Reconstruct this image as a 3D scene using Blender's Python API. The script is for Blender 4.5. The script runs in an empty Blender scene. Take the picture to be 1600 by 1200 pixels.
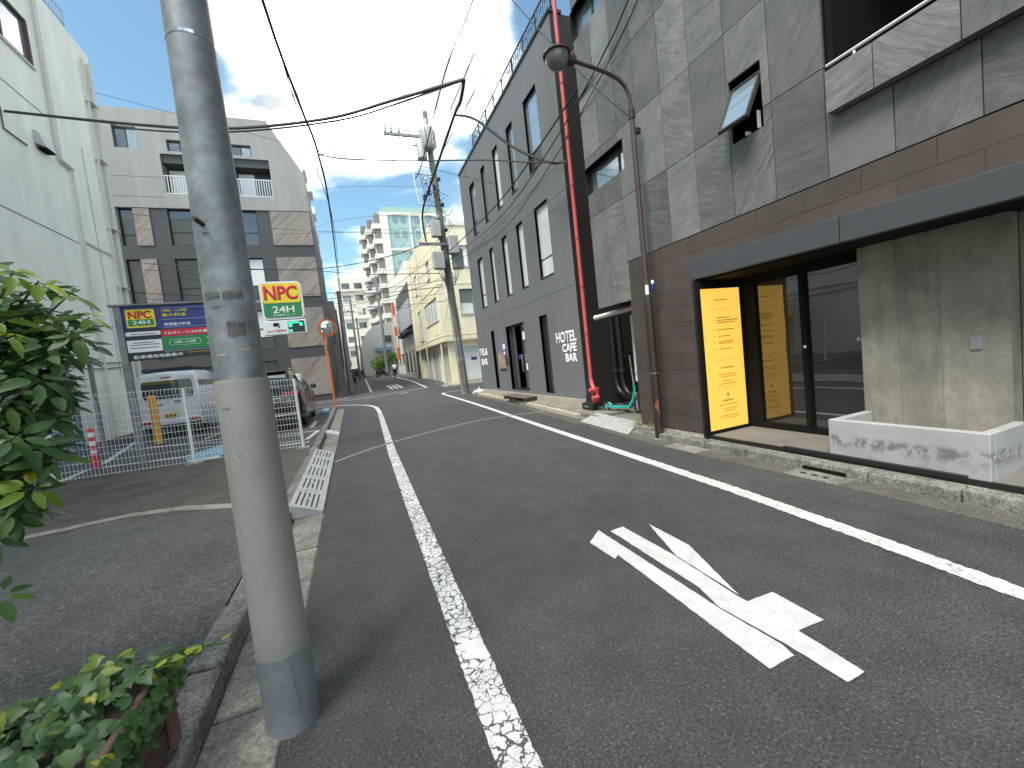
import bpy, bmesh, math, random
from mathutils import Vector, Matrix, noise as mnoise
rnd = random.Random(7)
SEED = 42.2
SC = bpy.context.scene
COL = SC.collection
# ------------------------------------------------------------------ camera
cam_d = bpy.data.cameras.new('camera'); cam = bpy.data.objects.new('camera', cam_d); COL.objects.link(cam)
YAW, PIT, ROL = .37040, -.06547, -.11030
fw = Vector((math.sin(YAW)*math.cos(PIT), math.cos(YAW)*math.cos(PIT), math.sin(PIT)))
rt = Vector((math.cos(YAW), -math.sin(YAW), 0)); up = rt.cross(fw)
r2 = rt*math.cos(ROL)+up*math.sin(ROL); u2 = up*math.cos(ROL)-rt*math.sin(ROL)
cm = Matrix((r2, u2, -fw)).transposed().to_4x4(); cm.translation = Vector((0, 0, 1.45))
cam.matrix_world = cm
cam_d.sensor_fit = 'HORIZONTAL'; cam_d.sensor_width = 36; cam_d.lens = 638.9/1600*36
cam_d.clip_start = .05; cam_d.clip_end = 2000
SC.camera = cam
SC.render.resolution_x, SC.render.resolution_y = 1024, 768
SC.cycles.use_denoising = True
SC.cycles.max_bounces = 6; SC.cycles.diffuse_bounces = 4; SC.cycles.glossy_bounces = 3; SC.cycles.transmission_bounces = 3
SC.cycles.transparent_max_bounces = 6
SC.cycles.sample_clamp_indirect = 6
# ------------------------------------------------------------------ sky, sun, exposure
SUN_AZ, SUN_EL = math.radians(-121), math.radians(60)     # azimuth from +Y towards +X
W = bpy.data.worlds.new('World'); SC.world = W; W.use_nodes = True
wt = W.node_tree; wt.nodes.clear()
def wn(t, **k):
    n = wt.nodes.new(t)
    for a, b in k.items(): setattr(n, a, b)
    return n
wo = wn('ShaderNodeOutputWorld'); wb = wn('ShaderNodeBackground'); wb.inputs['Strength'].default_value = .13
sky = wn('ShaderNodeTexSky', sky_type='NISHITA', sun_disc=False, sun_elevation=SUN_EL, sun_rotation=SUN_AZ)
sky.air_density = 1.0; sky.dust_density = 1.2; sky.ozone_density = 2.0
tc = wn('ShaderNodeTexCoord')
def wmath(op, a, b=None, clamp=False):
    n = wn('ShaderNodeMath', operation=op, use_clamp=clamp)
    for i, v in enumerate((a, b)):
        if v is None: continue
        if isinstance(v, (int, float)): n.inputs[i].default_value = v
        else: wt.links.new(v, n.inputs[i])
    return n.outputs[0]
sep = wn('ShaderNodeSeparateXYZ'); wt.links.new(tc.outputs['Generated'], sep.inputs[0])
zz_ = wmath('ADD', wmath('MAXIMUM', sep.outputs[2], 0), .22)
cmb = wn('ShaderNodeCombineXYZ')
wt.links.new(wmath('DIVIDE', sep.outputs[0], zz_), cmb.inputs[0]); wt.links.new(wmath('DIVIDE', sep.outputs[1], zz_), cmb.inputs[1])
cmb.inputs[2].default_value = SEED
nz = wn('ShaderNodeTexNoise'); nz.inputs['Scale'].default_value = 1.55; nz.inputs['Detail'].default_value = 9; nz.inputs['Roughness'].default_value = .56
nz.inputs['Distortion'].default_value = .25
wt.links.new(cmb.outputs[0], nz.inputs['Vector'])
# one big bank of cloud standing over the street
dn = wn('ShaderNodeVectorMath', operation='DOT_PRODUCT'); wt.links.new(tc.outputs['Generated'], dn.inputs[0])
dn.inputs[1].default_value = Vector((.115, .77, .625)).normalized()
mr = wn('ShaderNodeMapRange', interpolation_type='SMOOTHSTEP'); wt.links.new(dn.outputs['Value'], mr.inputs[0])
mr.inputs[1].default_value = .960; mr.inputs[2].default_value = .992; mr.inputs[3].default_value = 0; mr.inputs[4].default_value = .26
cov = wmath('ADD', nz.outputs['Fac'], mr.outputs[0])
hz = wn('ShaderNodeMapRange'); wt.links.new(sep.outputs[2], hz.inputs[0])       # thicker cloud low over the horizon, all round
hz.inputs[1].default_value = .0; hz.inputs[2].default_value = .38; hz.inputs[3].default_value = .10; hz.inputs[4].default_value = 0
cov = wmath('ADD', cov, hz.outputs[0])
cr = wn('ShaderNodeMapRange', interpolation_type='SMOOTHSTEP'); wt.links.new(cov, cr.inputs[0])
cr.inputs[1].default_value = .50; cr.inputs[2].default_value = .84
nz2 = wn('ShaderNodeTexNoise'); nz2.inputs['Scale'].default_value = 3.2; nz2.inputs['Detail'].default_value = 6
wt.links.new(cmb.outputs[0], nz2.inputs['Vector'])
cl = wn('ShaderNodeMapRange'); wt.links.new(nz2.outputs['Fac'], cl.inputs[0])
cl.inputs[1].default_value = .40; cl.inputs[2].default_value = .64; cl.inputs[3].default_value = 3.5; cl.inputs[4].default_value = 48.0
cc = wn('ShaderNodeVectorMath', operation='SCALE'); cc.inputs[0].default_value = (1.0, .98, .935); wt.links.new(cl.outputs[0], cc.inputs['Scale'])
mx = wn('ShaderNodeMix', data_type='RGBA'); wt.links.new(cr.outputs[0], mx.inputs['Factor'])
skg = wn('ShaderNodeVectorMath', operation='MULTIPLY'); skg.inputs[1].default_value = (.76, .905, .80)
wt.links.new(sky.outputs[0], skg.inputs[0])
wt.links.new(skg.outputs[0], mx.inputs['A']); wt.links.new(cc.outputs[0], mx.inputs['B'])
wt.links.new(mx.outputs['Result'], wb.inputs['Color']); wt.links.new(wb.outputs[0], wo.inputs[0])
sd = bpy.data.lights.new('sun', 'SUN'); sd.energy = 2.5; sd.angle = math.radians(24); sd.color = (1, .95, .87)
sun = bpy.data.objects.new('sun', sd); COL.objects.link(sun)
sv = Vector((math.sin(SUN_AZ)*math.cos(SUN_EL), math.cos(SUN_AZ)*math.cos(SUN_EL), math.sin(SUN_EL)))
sun.rotation_euler = (-sv).to_track_quat('-Z', 'Y').to_euler(); sun.location = (-10, -5, 30)
VS = SC.view_settings
VS.view_transform = 'Standard'; VS.look = 'None'; VS.exposure = 1.24; VS.gamma = 1; VS.use_curve_mapping = False

# ------------------------------------------------------------------ materials
class NT:
    def __init__(s, name):
        s.m = bpy.data.materials.new(name); s.m.use_nodes = True; s.t = s.m.node_tree
        s.p = s.t.nodes['Principled BSDF']
    def n(s, t, ins=None, **k):
        n = s.t.nodes.new(t)
        for a, b in k.items(): setattr(n, a, b)
        for a, b in (ins or {}).items():
            if hasattr(b, 'is_output'): s.t.links.new(b, n.inputs[a])
            else: n.inputs[a].default_value = b
        return n
    def math(s, op, a, b=0, clamp=False):
        return s.n('ShaderNodeMath', {0: a, 1: b}, operation=op, use_clamp=clamp).outputs[0]
    def mapr(s, v, a, b, c, d, smooth=False):
        return s.n('ShaderNodeMapRange', {0: v, 1: a, 2: b, 3: c, 4: d}, interpolation_type='SMOOTHSTEP' if smooth else 'LINEAR').outputs[0]
    def noise(s, vec, sc, det=4, rough=.55, dist=0):
        return s.n('ShaderNodeTexNoise', {'Vector': vec, 'Scale': sc, 'Detail': det, 'Roughness': rough, 'Distortion': dist}).outputs['Fac']
    def mix(s, f, a, b):
        n = s.n('ShaderNodeMix', data_type='RGBA')
        for k, v in (('Factor', f), ('A', a), ('B', b)):
            if hasattr(v, 'is_output'): s.t.links.new(v, n.inputs[k])
            else: n.inputs[k].default_value = v if k == 'Factor' else (*v[:3], 1)
        return n.outputs['Result']
    def scale(s, col, f):
        n = s.n('ShaderNodeVectorMath', operation='SCALE')
        if hasattr(col, 'is_output'): s.t.links.new(col, n.inputs[0])
        else: n.inputs[0].default_value = col[:3]
        if hasattr(f, 'is_output'): s.t.links.new(f, n.inputs['Scale'])
        else: n.inputs['Scale'].default_value = f
        return n.outputs[0]
    def world(s): return s.n('ShaderNodeNewGeometry').outputs['Position']
    def obj(s): return s.n('ShaderNodeTexCoord').outputs['Object']
    def rand(s): return s.n('ShaderNodeObjectInfo').outputs['Random']
    def set(s, **k):
        for a, b in k.items():
            a = a.replace('_', ' ')
            if hasattr(b, 'is_output'): s.t.links.new(b, s.p.inputs[a])
            else: s.p.inputs[a].default_value = b
        return s
    def bump(s, h, strength=.3, dist=.01):
        b = s.n('ShaderNodeBump', {'Height': h, 'Strength': strength, 'Distance': dist})
        s.t.links.new(b.outputs[0], s.p.inputs['Normal'])
def C(*c): return (*c, 1)
MT = {}
def plain(name, col, rough=.6, metal=0, var=.12, vs=3., fine=.06, fs=60., bump=0., bs=80., rand=0., streak=0., spec=.5, coat=0., dirt=0.):
    b = NT(name); pos = b.world()
    f = b.mapr(b.noise(pos, vs, 5), .25, .75, 1-var, 1+var)
    if fine: f = b.math('MULTIPLY', f, b.mapr(b.noise(pos, fs, 3), .25, .75, 1-fine, 1+fine))
    if rand: f = b.math('MULTIPLY', f, b.mapr(b.rand(), 0, 1, 1-rand, 1+rand))
    if streak:
        mp = b.n('ShaderNodeMapping', {'Vector': pos, 'Scale': (2.2, 2.2, .22)}).outputs[0]
        f = b.math('MULTIPLY', f, b.mapr(b.noise(mp, 1.0, 7, .6), .35, .7, 1+streak*.3, 1-streak*.8))
    c = b.scale(C(*col), f)
    if dirt:
        d = b.mapr(b.noise(pos, 1.7, 7, .65), .48, .72, 0, dirt, True)
        c = b.mix(d, c, (col[0]*.45, col[1]*.43, col[2]*.38))
    b.set(Base_Color=c, Roughness=rough, Metallic=metal)
    b.p.inputs['Specular IOR Level'].default_value = spec
    if coat: b.p.inputs['Coat Weight'].default_value = coat; b.p.inputs['Coat Roughness'].default_value = .05
    if bump: b.bump(b.noise(pos, bs, 4), bump, .006)
    MT[name] = b.m; return b.m
def asphalt(name, lo, hi, tint=(1, 1, 1.03), specks=.35, sc=1., coarse=1.):
    b = NT(name); pos = b.world()
    big = b.mapr(b.noise(pos, .55*sc, 6, .6), .3, .7, 0, 1)
    med = b.mapr(b.noise(pos, 3.5, 6, .65), .3, .7, -.2, .2)
    v = b.math('ADD', b.math('MULTIPLY', big, hi-lo), lo)
    v = b.math('MULTIPLY', v, b.math('ADD', med, 1))
    g = b.noise(pos, 78/coarse, 5, .8)
    v = b.math('MULTIPLY', v, b.mapr(g, .36, .64, .30, 1.70))
    vo = b.n('ShaderNodeTexVoronoi', {'Vector': pos, 'Scale': 105/coarse}, feature='F1')
    st = b.mapr(vo.outputs['Distance'], .0, .42, 1, 0)
    sel = b.math('GREATER_THAN', b.n('ShaderNodeSeparateXYZ', {0: vo.outputs['Color']}).outputs[0], .80)
    v = b.math('ADD', v, b.math('MULTIPLY', b.math('MULTIPLY', st, sel), specks*.35))
    mp = b.n('ShaderNodeMapping', {'Vector': pos, 'Scale': (2.2, .12, 1)}).outputs[0]       # faint wheel tracks
    v = b.math('MULTIPLY', v, b.mapr(b.noise(mp, 1., 3), .3, .7, .93, 1.07))
    c = b.scale(C(*tint), v)
    b.set(Base_Color=c, Roughness=b.mapr(g, .3, .7, .72, .95)); b.p.inputs['Specular IOR Level'].default_value = .35
    b.bump(b.math('ADD', g, b.math('MULTIPLY', st, .5)), .55, .006*coarse)
    MT[name] = b.m
def paint(name, wear, crack, cs=22., base=.55, edge=.5):
    b = NT(name); pos = b.world()
    wv = b.n('ShaderNodeVectorMath', {0: pos, 1: b.scale(b.n('ShaderNodeTexNoise', {'Vector': pos, 'Scale': 30., 'Detail': 4.}).outputs['Color'], .05)}, operation='ADD').outputs[0]
    d = b.n('ShaderNodeTexVoronoi', {'Vector': wv, 'Scale': cs}, feature='DISTANCE_TO_EDGE').outputs['Distance']
    sel = b.math('GREATER_THAN', b.noise(pos, 1.9, 4, .6), .40)
    ck = b.math('LESS_THAN', d, b.mapr(b.noise(pos, 9., 3), .3, .7, .012, .10)); ck = b.math('MULTIPLY', ck, sel)
    d2 = b.n('ShaderNodeTexVoronoi', {'Vector': wv, 'Scale': cs*2.7}, feature='DISTANCE_TO_EDGE').outputs['Distance']
    ck2 = b.math('MULTIPLY', b.math('LESS_THAN', d2, .03), b.mapr(b.noise(pos, 5., 3), .5, .6, 0, 1))
    ck = b.math('MULTIPLY', b.math('MAXIMUM', ck, ck2), crack)
    wr = b.math('MULTIPLY', b.mapr(b.noise(pos, 55, 5, .7), .57, .62, 0, 1), b.mapr(b.noise(pos, 3.1, 3), .42, .6, 0, wear))
    m = b.math('MAXIMUM', ck, wr, True)
    col = b.scale(C(base, base, base*.97), b.mapr(b.noise(pos, 6, 5), .3, .7, .86, 1.06))
    b.set(Base_Color=b.mix(m, col, (.055, .055, .058)), Roughness=.7)
    b.bump(b.math('SUBTRACT', b.noise(pos, 150, 2), b.math('MULTIPLY', m, 2)), .35, .004)
    MT[name] = b.m
def concrete(name, col, mott=.3, stain=.3, bump=.25, vs=2.2, vert=0., grain=0.):
    b = NT(name); pos = b.world()
    f = b.mapr(b.noise(pos, vs, 8, .62), .28, .72, 1-mott, 1+mott)
    f = b.math('MULTIPLY', f, b.mapr(b.noise(pos, 28, 4, .6), .3, .7, .9, 1.1))
    if grain:
        vo = b.n('ShaderNodeTexVoronoi', {'Vector': pos, 'Scale': 75.}, feature='F1').outputs['Color']
        f = b.math('MULTIPLY', f, b.mapr(b.n('ShaderNodeSeparateXYZ', {0: vo}).outputs[0], 0, 1, 1-grain, 1+grain))
    if vert:
        mp = b.n('ShaderNodeMapping', {'Vector': pos, 'Scale': (3., 3., .4)}).outputs[0]
        f = b.math('MULTIPLY', f, b.mapr(b.noise(mp, 1.6, 6, .6, .6), .3, .7, 1+vert*.6, 1-vert))
    c = b.scale(C(*col), f)
    s = b.mapr(b.noise(pos, vs*2.7, 8, .7), .5, .72, 0, stain, True)
    c = b.mix(s, c, tuple(x*.42 for x in col))
    b.set(Base_Color=c, Roughness=.85); b.p.inputs['Specular IOR Level'].default_value = .3
    b.bump(b.noise(pos, 45, 6, .7), bump, .008)
    MT[name] = b.m
def slate(name):
    b = NT(name); ob = b.n('ShaderNodeTexCoord').outputs['Object']; r = b.rand()
    rv = b.n('ShaderNodeTexWhiteNoise', {'W': b.math('MULTIPLY', r, 517.3)}, noise_dimensions='1D'); rc = b.n('ShaderNodeSeparateXYZ', {0: rv.outputs['Color']}).outputs
    off = b.n('ShaderNodeCombineXYZ', {0: b.math('MULTIPLY', r, 37), 1: b.math('MULTIPLY', r, 91), 2: b.math('MULTIPLY', r, 53)}).outputs[0]
    v = b.n('ShaderNodeVectorMath', {0: ob, 1: off}, operation='ADD').outputs[0]
    ang = b.mapr(rc[0], 0, 1, -.9, 1.15)
    rot = b.n('ShaderNodeVectorRotate', {'Vector': v, 'Axis': (1, 0, 0), 'Angle': ang}, rotation_type='AXIS_ANGLE').outputs[0]
    wp = b.n('ShaderNodeTexNoise', {'Vector': v, 'Scale': 1.7, 'Detail': 3.}).outputs['Color']          # the bedding bends
    rot = b.n('ShaderNodeVectorMath', {0: rot, 1: b.scale(wp, .22)}, operation='ADD').outputs[0]
    st = b.n('ShaderNodeMapping', {'Vector': rot, 'Scale': (1., 1.1, 10.)}).outputs[0]
    s1 = b.noise(st, 2.2, 10, .7, .4); s2 = b.noise(st, 11, 7, .65, .3); s3 = b.noise(v, 2.4, 6, .62)
    x = b.math('ADD', b.math('MULTIPLY', s1, .42), b.math('ADD', b.math('MULTIPLY', s2, .30), b.math('MULTIPLY', s3, .28)))
    amp = b.mapr(rc[1], 0, 1, .45, 1.25)
    dv = b.math('MULTIPLY', b.math('SUBTRACT', x, .5), amp)
    f = b.math('MULTIPLY', b.math('ADD', b.math('MULTIPLY', dv, 4.2), 1.), b.mapr(rc[2], 0, 1, .085, .165))
    fl = b.math('MULTIPLY', b.mapr(b.noise(st, 26, 5, .75), .58, .72, 0, .13), amp)
    f = b.math('MAXIMUM', b.math('ADD', f, fl), .03)
    tint = b.mix(b.mapr(s3, .35, .65, 0, 1), (.95, 1., .98), (1.04, 1., .93))
    b.set(Base_Color=b.scale(tint, f), Roughness=.5)
    b.bump(x, .35, .015)
    MT[name] = b.m
def glass(name, col=(.012, .014, .016), refl=.16, rough=.015, tint=(1, 1, 1)):
    b = NT(name)
    gl = b.n('ShaderNodeBsdfGlossy', {'Color': C(*tint), 'Roughness': rough})
    lw = b.n('ShaderNodeLayerWeight', {'Blend': .25})
    fac = b.mapr(lw.outputs['Fresnel'], 0, 1, refl, 1.)
    b.set(Base_Color=C(*col), Roughness=.4)
    wv = b.noise(b.world(), 1.1, 2)
    bp = b.n('ShaderNodeBump', {'Height': wv, 'Strength': .05, 'Distance': .05}); b.t.links.new(bp.outputs[0], gl.inputs['Normal'])
    mxs = b.n('ShaderNodeMixShader', {0: fac}); b.t.links.new(b.p.outputs[0], mxs.inputs[1]); b.t.links.new(gl.outputs[0], mxs.inputs[2])
    b.t.links.new(mxs.outputs[0], b.t.nodes['Material Output'].inputs[0])
    MT[name] = b.m
def emit(name, col, s=1.):
    b = NT(name); pos = b.world()
    b.set(Base_Color=C(*[x*.25 for x in col]), Roughness=.35, Emission_Color=C(*col), Emission_Strength=s); MT[name] = b.m
def leafm(name, col, tr=.25, rough=.38, var=.35):
    b = NT(name); r = b.rand()
    w = b.n('ShaderNodeTexWhiteNoise', {'W': r}, noise_dimensions='1D').outputs['Value']
    c = b.mix(b.mapr(w, .55, 1, 0, 1, True), col, (col[0]*2.6, col[1]*1.7, col[2]*.9))
    c = b.scale(c, b.mapr(b.noise(b.obj(), 14, 3), .3, .7, 1-var*.5, 1+var*.5))
    b.set(Base_Color=c, Roughness=rough)
    tl = b.n('ShaderNodeBsdfTranslucent', {'Color': b.scale(c, 1.6)})
    mxs = b.n('ShaderNodeMixShader', {0: tr}); b.t.links.new(b.p.outputs[0], mxs.inputs[1]); b.t.links.new(tl.outputs[0], mxs.inputs[2])
    b.t.links.new(mxs.outputs[0], b.t.nodes['Material Output'].inputs[0])
    MT[name] = b.m
asphalt('asphalt', .038, .054, (1, .99, .975), .4); asphalt('asphalt_patch', .036, .049, (.98, 1.0, 1.02), .3)
asphalt('asphalt_coarse', .06, .09, (1, .99, .96), .6, 1., 1.7); asphalt('asphalt_lot', .05, .065)
asphalt('ground', .06, .08)
paint('paint_cracked', .9, 1., 19.); paint('paint_worn', 1., .35, 30.); paint('paint_clean', .12, .1, 9., .50); paint('paint_lot', .5, .2, 20, .52)
concrete('concrete_wall', (.265, .245, .205), .36, .38, .12, 1.4, .25)
concrete('concrete_planter', (.42, .43, .42), .12, .0, .12, 2.4)
concrete('concrete_kerb', (.165, .158, .14), .45, .7, .7, 4.5, 0, .4)
concrete('concrete_gutter', (.19, .18, .152), .45, .65, .7, 4., 0, .3)
concrete('concrete_plinth', (.36, .32, .25), .2, .35, .3, 3.)
concrete('concrete_floor', (.15, .14, .125), .15, .2, .1, 2.)
concrete('concrete_apron', (.085, .075, .062), .4, .6, .7, 2.6, 0, .35)
concrete('concrete_strip', (.26, .24, .2), .4, .6, .6, 5., 0, .3)
slate('slate')
plain('brown_tile', (.068, .051, .043), .62, 0, .2, 2.2, .12, 40, .12, 60, .1, .12)
plain('awning_metal', (.055, .062, .068), .5, 0, .1, 1.5, .05, 60, 0)
plain('black_metal', (.012, .012, .013), .42, 0, .15, 4, .05)
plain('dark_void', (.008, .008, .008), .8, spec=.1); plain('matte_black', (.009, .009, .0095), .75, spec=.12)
plain('hotel_grey', (.142, .147, .152), .75, 0, .07, .7, .04, 30, .05, 60, 0, .12, .3)
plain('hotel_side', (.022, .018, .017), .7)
plain('window_frame', (.035, .034, .032), .45)
plain('white_frame', (.6, .6, .58), .45, 0, .05)
plain('letter_white', (.8, .8, .78), .6, 0, .08, 20)
plain('red_pipe', (.52, .085, .08), .45, 0, .15, 5, .06)
plain('red_dark', (.35, .03, .025), .5, 0, .2)
plain('galv', (.21, .23, .24), .5, .3, .34, 6., .16, 24, .04, 60, 0, .25, .5, 0, .25)
plain('galv_sleeve', (.225, .217, .2), .6, 0, .1, 2.5, .08, 70, .1, 90, 0, .08, .5, 0, .22)
plain('galv_base', (.19, .21, .225), .5, .2, .2, 6, .1, 40, .05, 60, 0, .4, .5, 0, .45)
plain('residue', (.11, .10, .09), .8, 0, .5, 18, .3, 60)
plain('lamp_brown', (.058, .042, .035), .42, .1, .2, 5, .06)
plain('lamp_dark', (.03, .024, .021), .4, .1, .2, 5, .06)
plain('rust', (.32, .09, .03), .85, 0, .5, 12)
plain('lens', (.16, .155, .135), .12, 0, .3, 9, 0)
plain('cable', (.02, .02, .022), .6)
plain('cable_grey', (.09, .09, .095), .6)
plain('pole_concrete', (.20, .185, .155), .85, 0, .25, 3, .15, 30, .2, 60, 0, .2)
plain('pole_band', (.33, .27, .2), .7)
plain('insulator', (.5, .5, .48), .3)
plain('transformer', (.35, .35, .33), .5, .1, .15, 4)
plain('box_grey', (.40, .40, .385), .5, 0, .12, 5)
plain('white_wall', (.86, .83, .73), .85, 0, .05, .45, .03, 20, .06, 30, 0, .13, .3, 0, .12)
plain('white_pipe', (.60, .58, .5), .6, 0, .06)
plain('pale_concrete', (.285, .28, .27), .8, 0, .06, .5, .03, 10, 0, 60, 0, .16, .3)
plain('dark_cladding', (.05, .052, .055), .7, 0, .08, .6)
plain('beige_wall', (.80, .72, .51), .8, 0, .05, .8, .04, 20, .05, 30, 0, .14, .3)
plain('shutter_grey', (.52, .55, .56), .5, 0, .05)
plain('shutter_beige', (.50, .46, .37), .6, 0, .06)
plain('curtain', (.62, .64, .62), .8, 0, .12, 4)
plain('curtain_green', (.42, .46, .43), .8, 0, .12, 4)
plain('orange_sign', (.62, .13, .04), .55, 0, .08)
plain('orange_post', (.75, .17, .03), .4, 0, .08)
plain('metal_sheet', (.30, .32, .33), .45, .2, .12, 3)
plain('dark_roof', (.05, .05, .052), .7)
plain('condo_white', (.62, .60, .55), .7, 0, .05)
plain('condo_green', (.28, .42, .385), .35, 0, .12, 1)
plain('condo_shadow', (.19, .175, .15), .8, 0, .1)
plain('apartment_cream', (.64, .61, .53), .8, 0, .05)
plain('grey_render', (.5, .49, .46), .8, 0, .08)
plain('taupe', (.25, .225, .205), .8, 0, .07)
plain('pink_wall', (.55, .45, .43), .8)
plain('fence_white', (.74, .74, .73), .45, 0, .04)
plain('blue_machine', (.085, .16, .24), .45, 0, .15, 4)
plain('blue_flap', (.14, .29, .36), .5, 0, .2, 6)
plain('yellow_post', (.72, .35, .02), .5, 0, .1, 5)
plain('red_post', (.6, .03, .04), .5, 0, .1)
plain('paper', (.75, .75, .73), .7, 0, .05)
plain('van_white', (.62, .64, .66), .25, 0, .04, 2, 0, 60, 0, 60, 0, 0, .5, .6)
plain('suv_black', (.008, .008, .009), .22, 0, .05, 2, 0, 60, 0, 60, 0, 0, .4, .4)
plain('tyre', (.018, .018, .018), .85)
plain('rim', (.35, .35, .36), .35, .7)
plain('tail_red', (.35, .01, .012), .2, 0, .1, 4, 0, 60, 0, 60, 0, 0, .5, 1.)
plain('plate_yellow', (.72, .5, .03), .5); plain('plate_white', (.7, .7, .7), .5); plain('ink', (.02, .02, .02), .6)
plain('chrome', (.55, .55, .56), .18, .9)
plain('sign_blue', (.018, .035, .19), .45, 0, .05); plain('sign_yellow', (.80, .60, .015), .45, 0, .04); plain('sign_green', (.012, .22, .06), .45, 0, .05)
plain('sign_red', (.55, .012, .035), .45, 0, .04); plain('sign_white', (.76, .77, .78), .45, 0, .04); plain('sign_black', (.02, .02, .022), .5)
plain('teal', (.03, .36, .31), .35, 0, .08); plain('scooter_grey', (.5, .5, .5), .35, .3)
plain('checker_plate', (.42, .43, .42), .5, .3, .25, 9, .15, 40, .3, 40)
plain('ramp_grey', (.30, .305, .31), .6, 0, .2, 6, .08, 40, .1, 60, .06)
plain('wood_step', (.10, .085, .075), .7, 0, .2, 6)
plain('tan_board', (.32, .22, .11), .6, 0, .15, 8); plain('purple', (.16, .07, .30), .6)
plain('mirror_back', (.5, .5, .5), .3)
plain('brown_plank', (.10, .052, .04), .7, 0, .3, 5, .15, 30, .1, 40, .2)
plain('soil', (.03, .024, .018), .95)
plain('bark', (.09, .07, .05), .9, 0, .3, 20)
plain('skin', (.45, .28, .2), .6); plain('shirt_white', (.72, .71, .7), .8); plain('trousers_dark', (.03, .03, .035), .85); plain('hair', (.015, .012, .01), .7)
asphalt('gutter_dirt', .06, .10, (1, .93, .80), .5, 1.5, 1.2)
plain('joint_tan', (.21, .18, .135), .9, 0, .3, 12, .15, 60, .3)
leafm('leaf_dark', (.030, .085, .016), .28, .55); leafm('leaf_ivy', (.026, .078, .020), .22, .5); leafm('leaf_bright', (.13, .21, .02), .35); leafm('leaf_far', (.06, .14, .02), .3); leafm('weed', (.17, .19, .05), .3)
glass('door_glass', (.005, .005, .006), .13, .012); glass('pane_dark', (.02, .023, .025), .09, .03); glass('pane_sky', (.20, .24, .27), .35, .02); glass('pane_curtain', (.70, .72, .70), .15, .05); glass('pane_door', (.06, .055, .05), .25, .03); glass('car_glass', (.01, .011, .012), .18, .02)  # sky pane: its pale blue base puts sky reflection into the colour
glass('mirror', (.3, .3, .3), .8, .03); glass('pane_green', (.13, .17, .16), .2, .03)
emit('lightbox', (1.0, .59, .095), .43); emit('green_led', (.02, .8, .28), 1.1)
plain('lb_ink', (.55, .22, .01), .6)
def wood_diag():
    b = NT('wood_diag'); pos = b.world()
    rot = b.n('ShaderNodeVectorRotate', {'Vector': pos, 'Axis': (0, 1, 0), 'Angle': .82}, rotation_type='AXIS_ANGLE').outputs[0]
    st = b.n('ShaderNodeMapping', {'Vector': rot, 'Scale': (.35, .3, 4.)}).outputs[0]
    f = b.mapr(b.noise(st, 1.6, 4, .6), .3, .7, .65, 1.25)
    b.set(Base_Color=b.scale(C(.235, .20, .175), f), Roughness=.75); MT['wood_diag'] = b.m
wood_diag()
def planter_mat():
    b = NT('planter_stained'); pos = b.world(); z = b.n('ShaderNodeSeparateXYZ', {0: pos}).outputs[2]
    f = b.mapr(b.noise(pos, 3., 6, .6), .3, .7, .88, 1.1)
    base = b.scale(C(.32, .328, .322), f)
    n = b.noise(pos, 9, 8, .72, .4)
    band = b.math('MULTIPLY', b.mapr(z, .33, .38, 1, 0, True), b.mapr(z, .18, .30, 0, 1, True))
    m = b.math('MULTIPLY', b.mapr(n, .44, .58, 0, 1, True), band)
    m2 = b.math('MULTIPLY', b.mapr(b.noise(pos, 6, 8, .7), .5, .6, 0, .5, True), b.mapr(z, .14, .34, 1, 0, True))
    c = b.mix(b.math('MULTIPLY', b.math('MAXIMUM', m, m2), .8), base, (.10, .10, .09))
    b.set(Base_Color=c, Roughness=.85); b.bump(b.noise(pos, 40, 5), .15, .006); MT['planter_stained'] = b.m
planter_mat()
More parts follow.
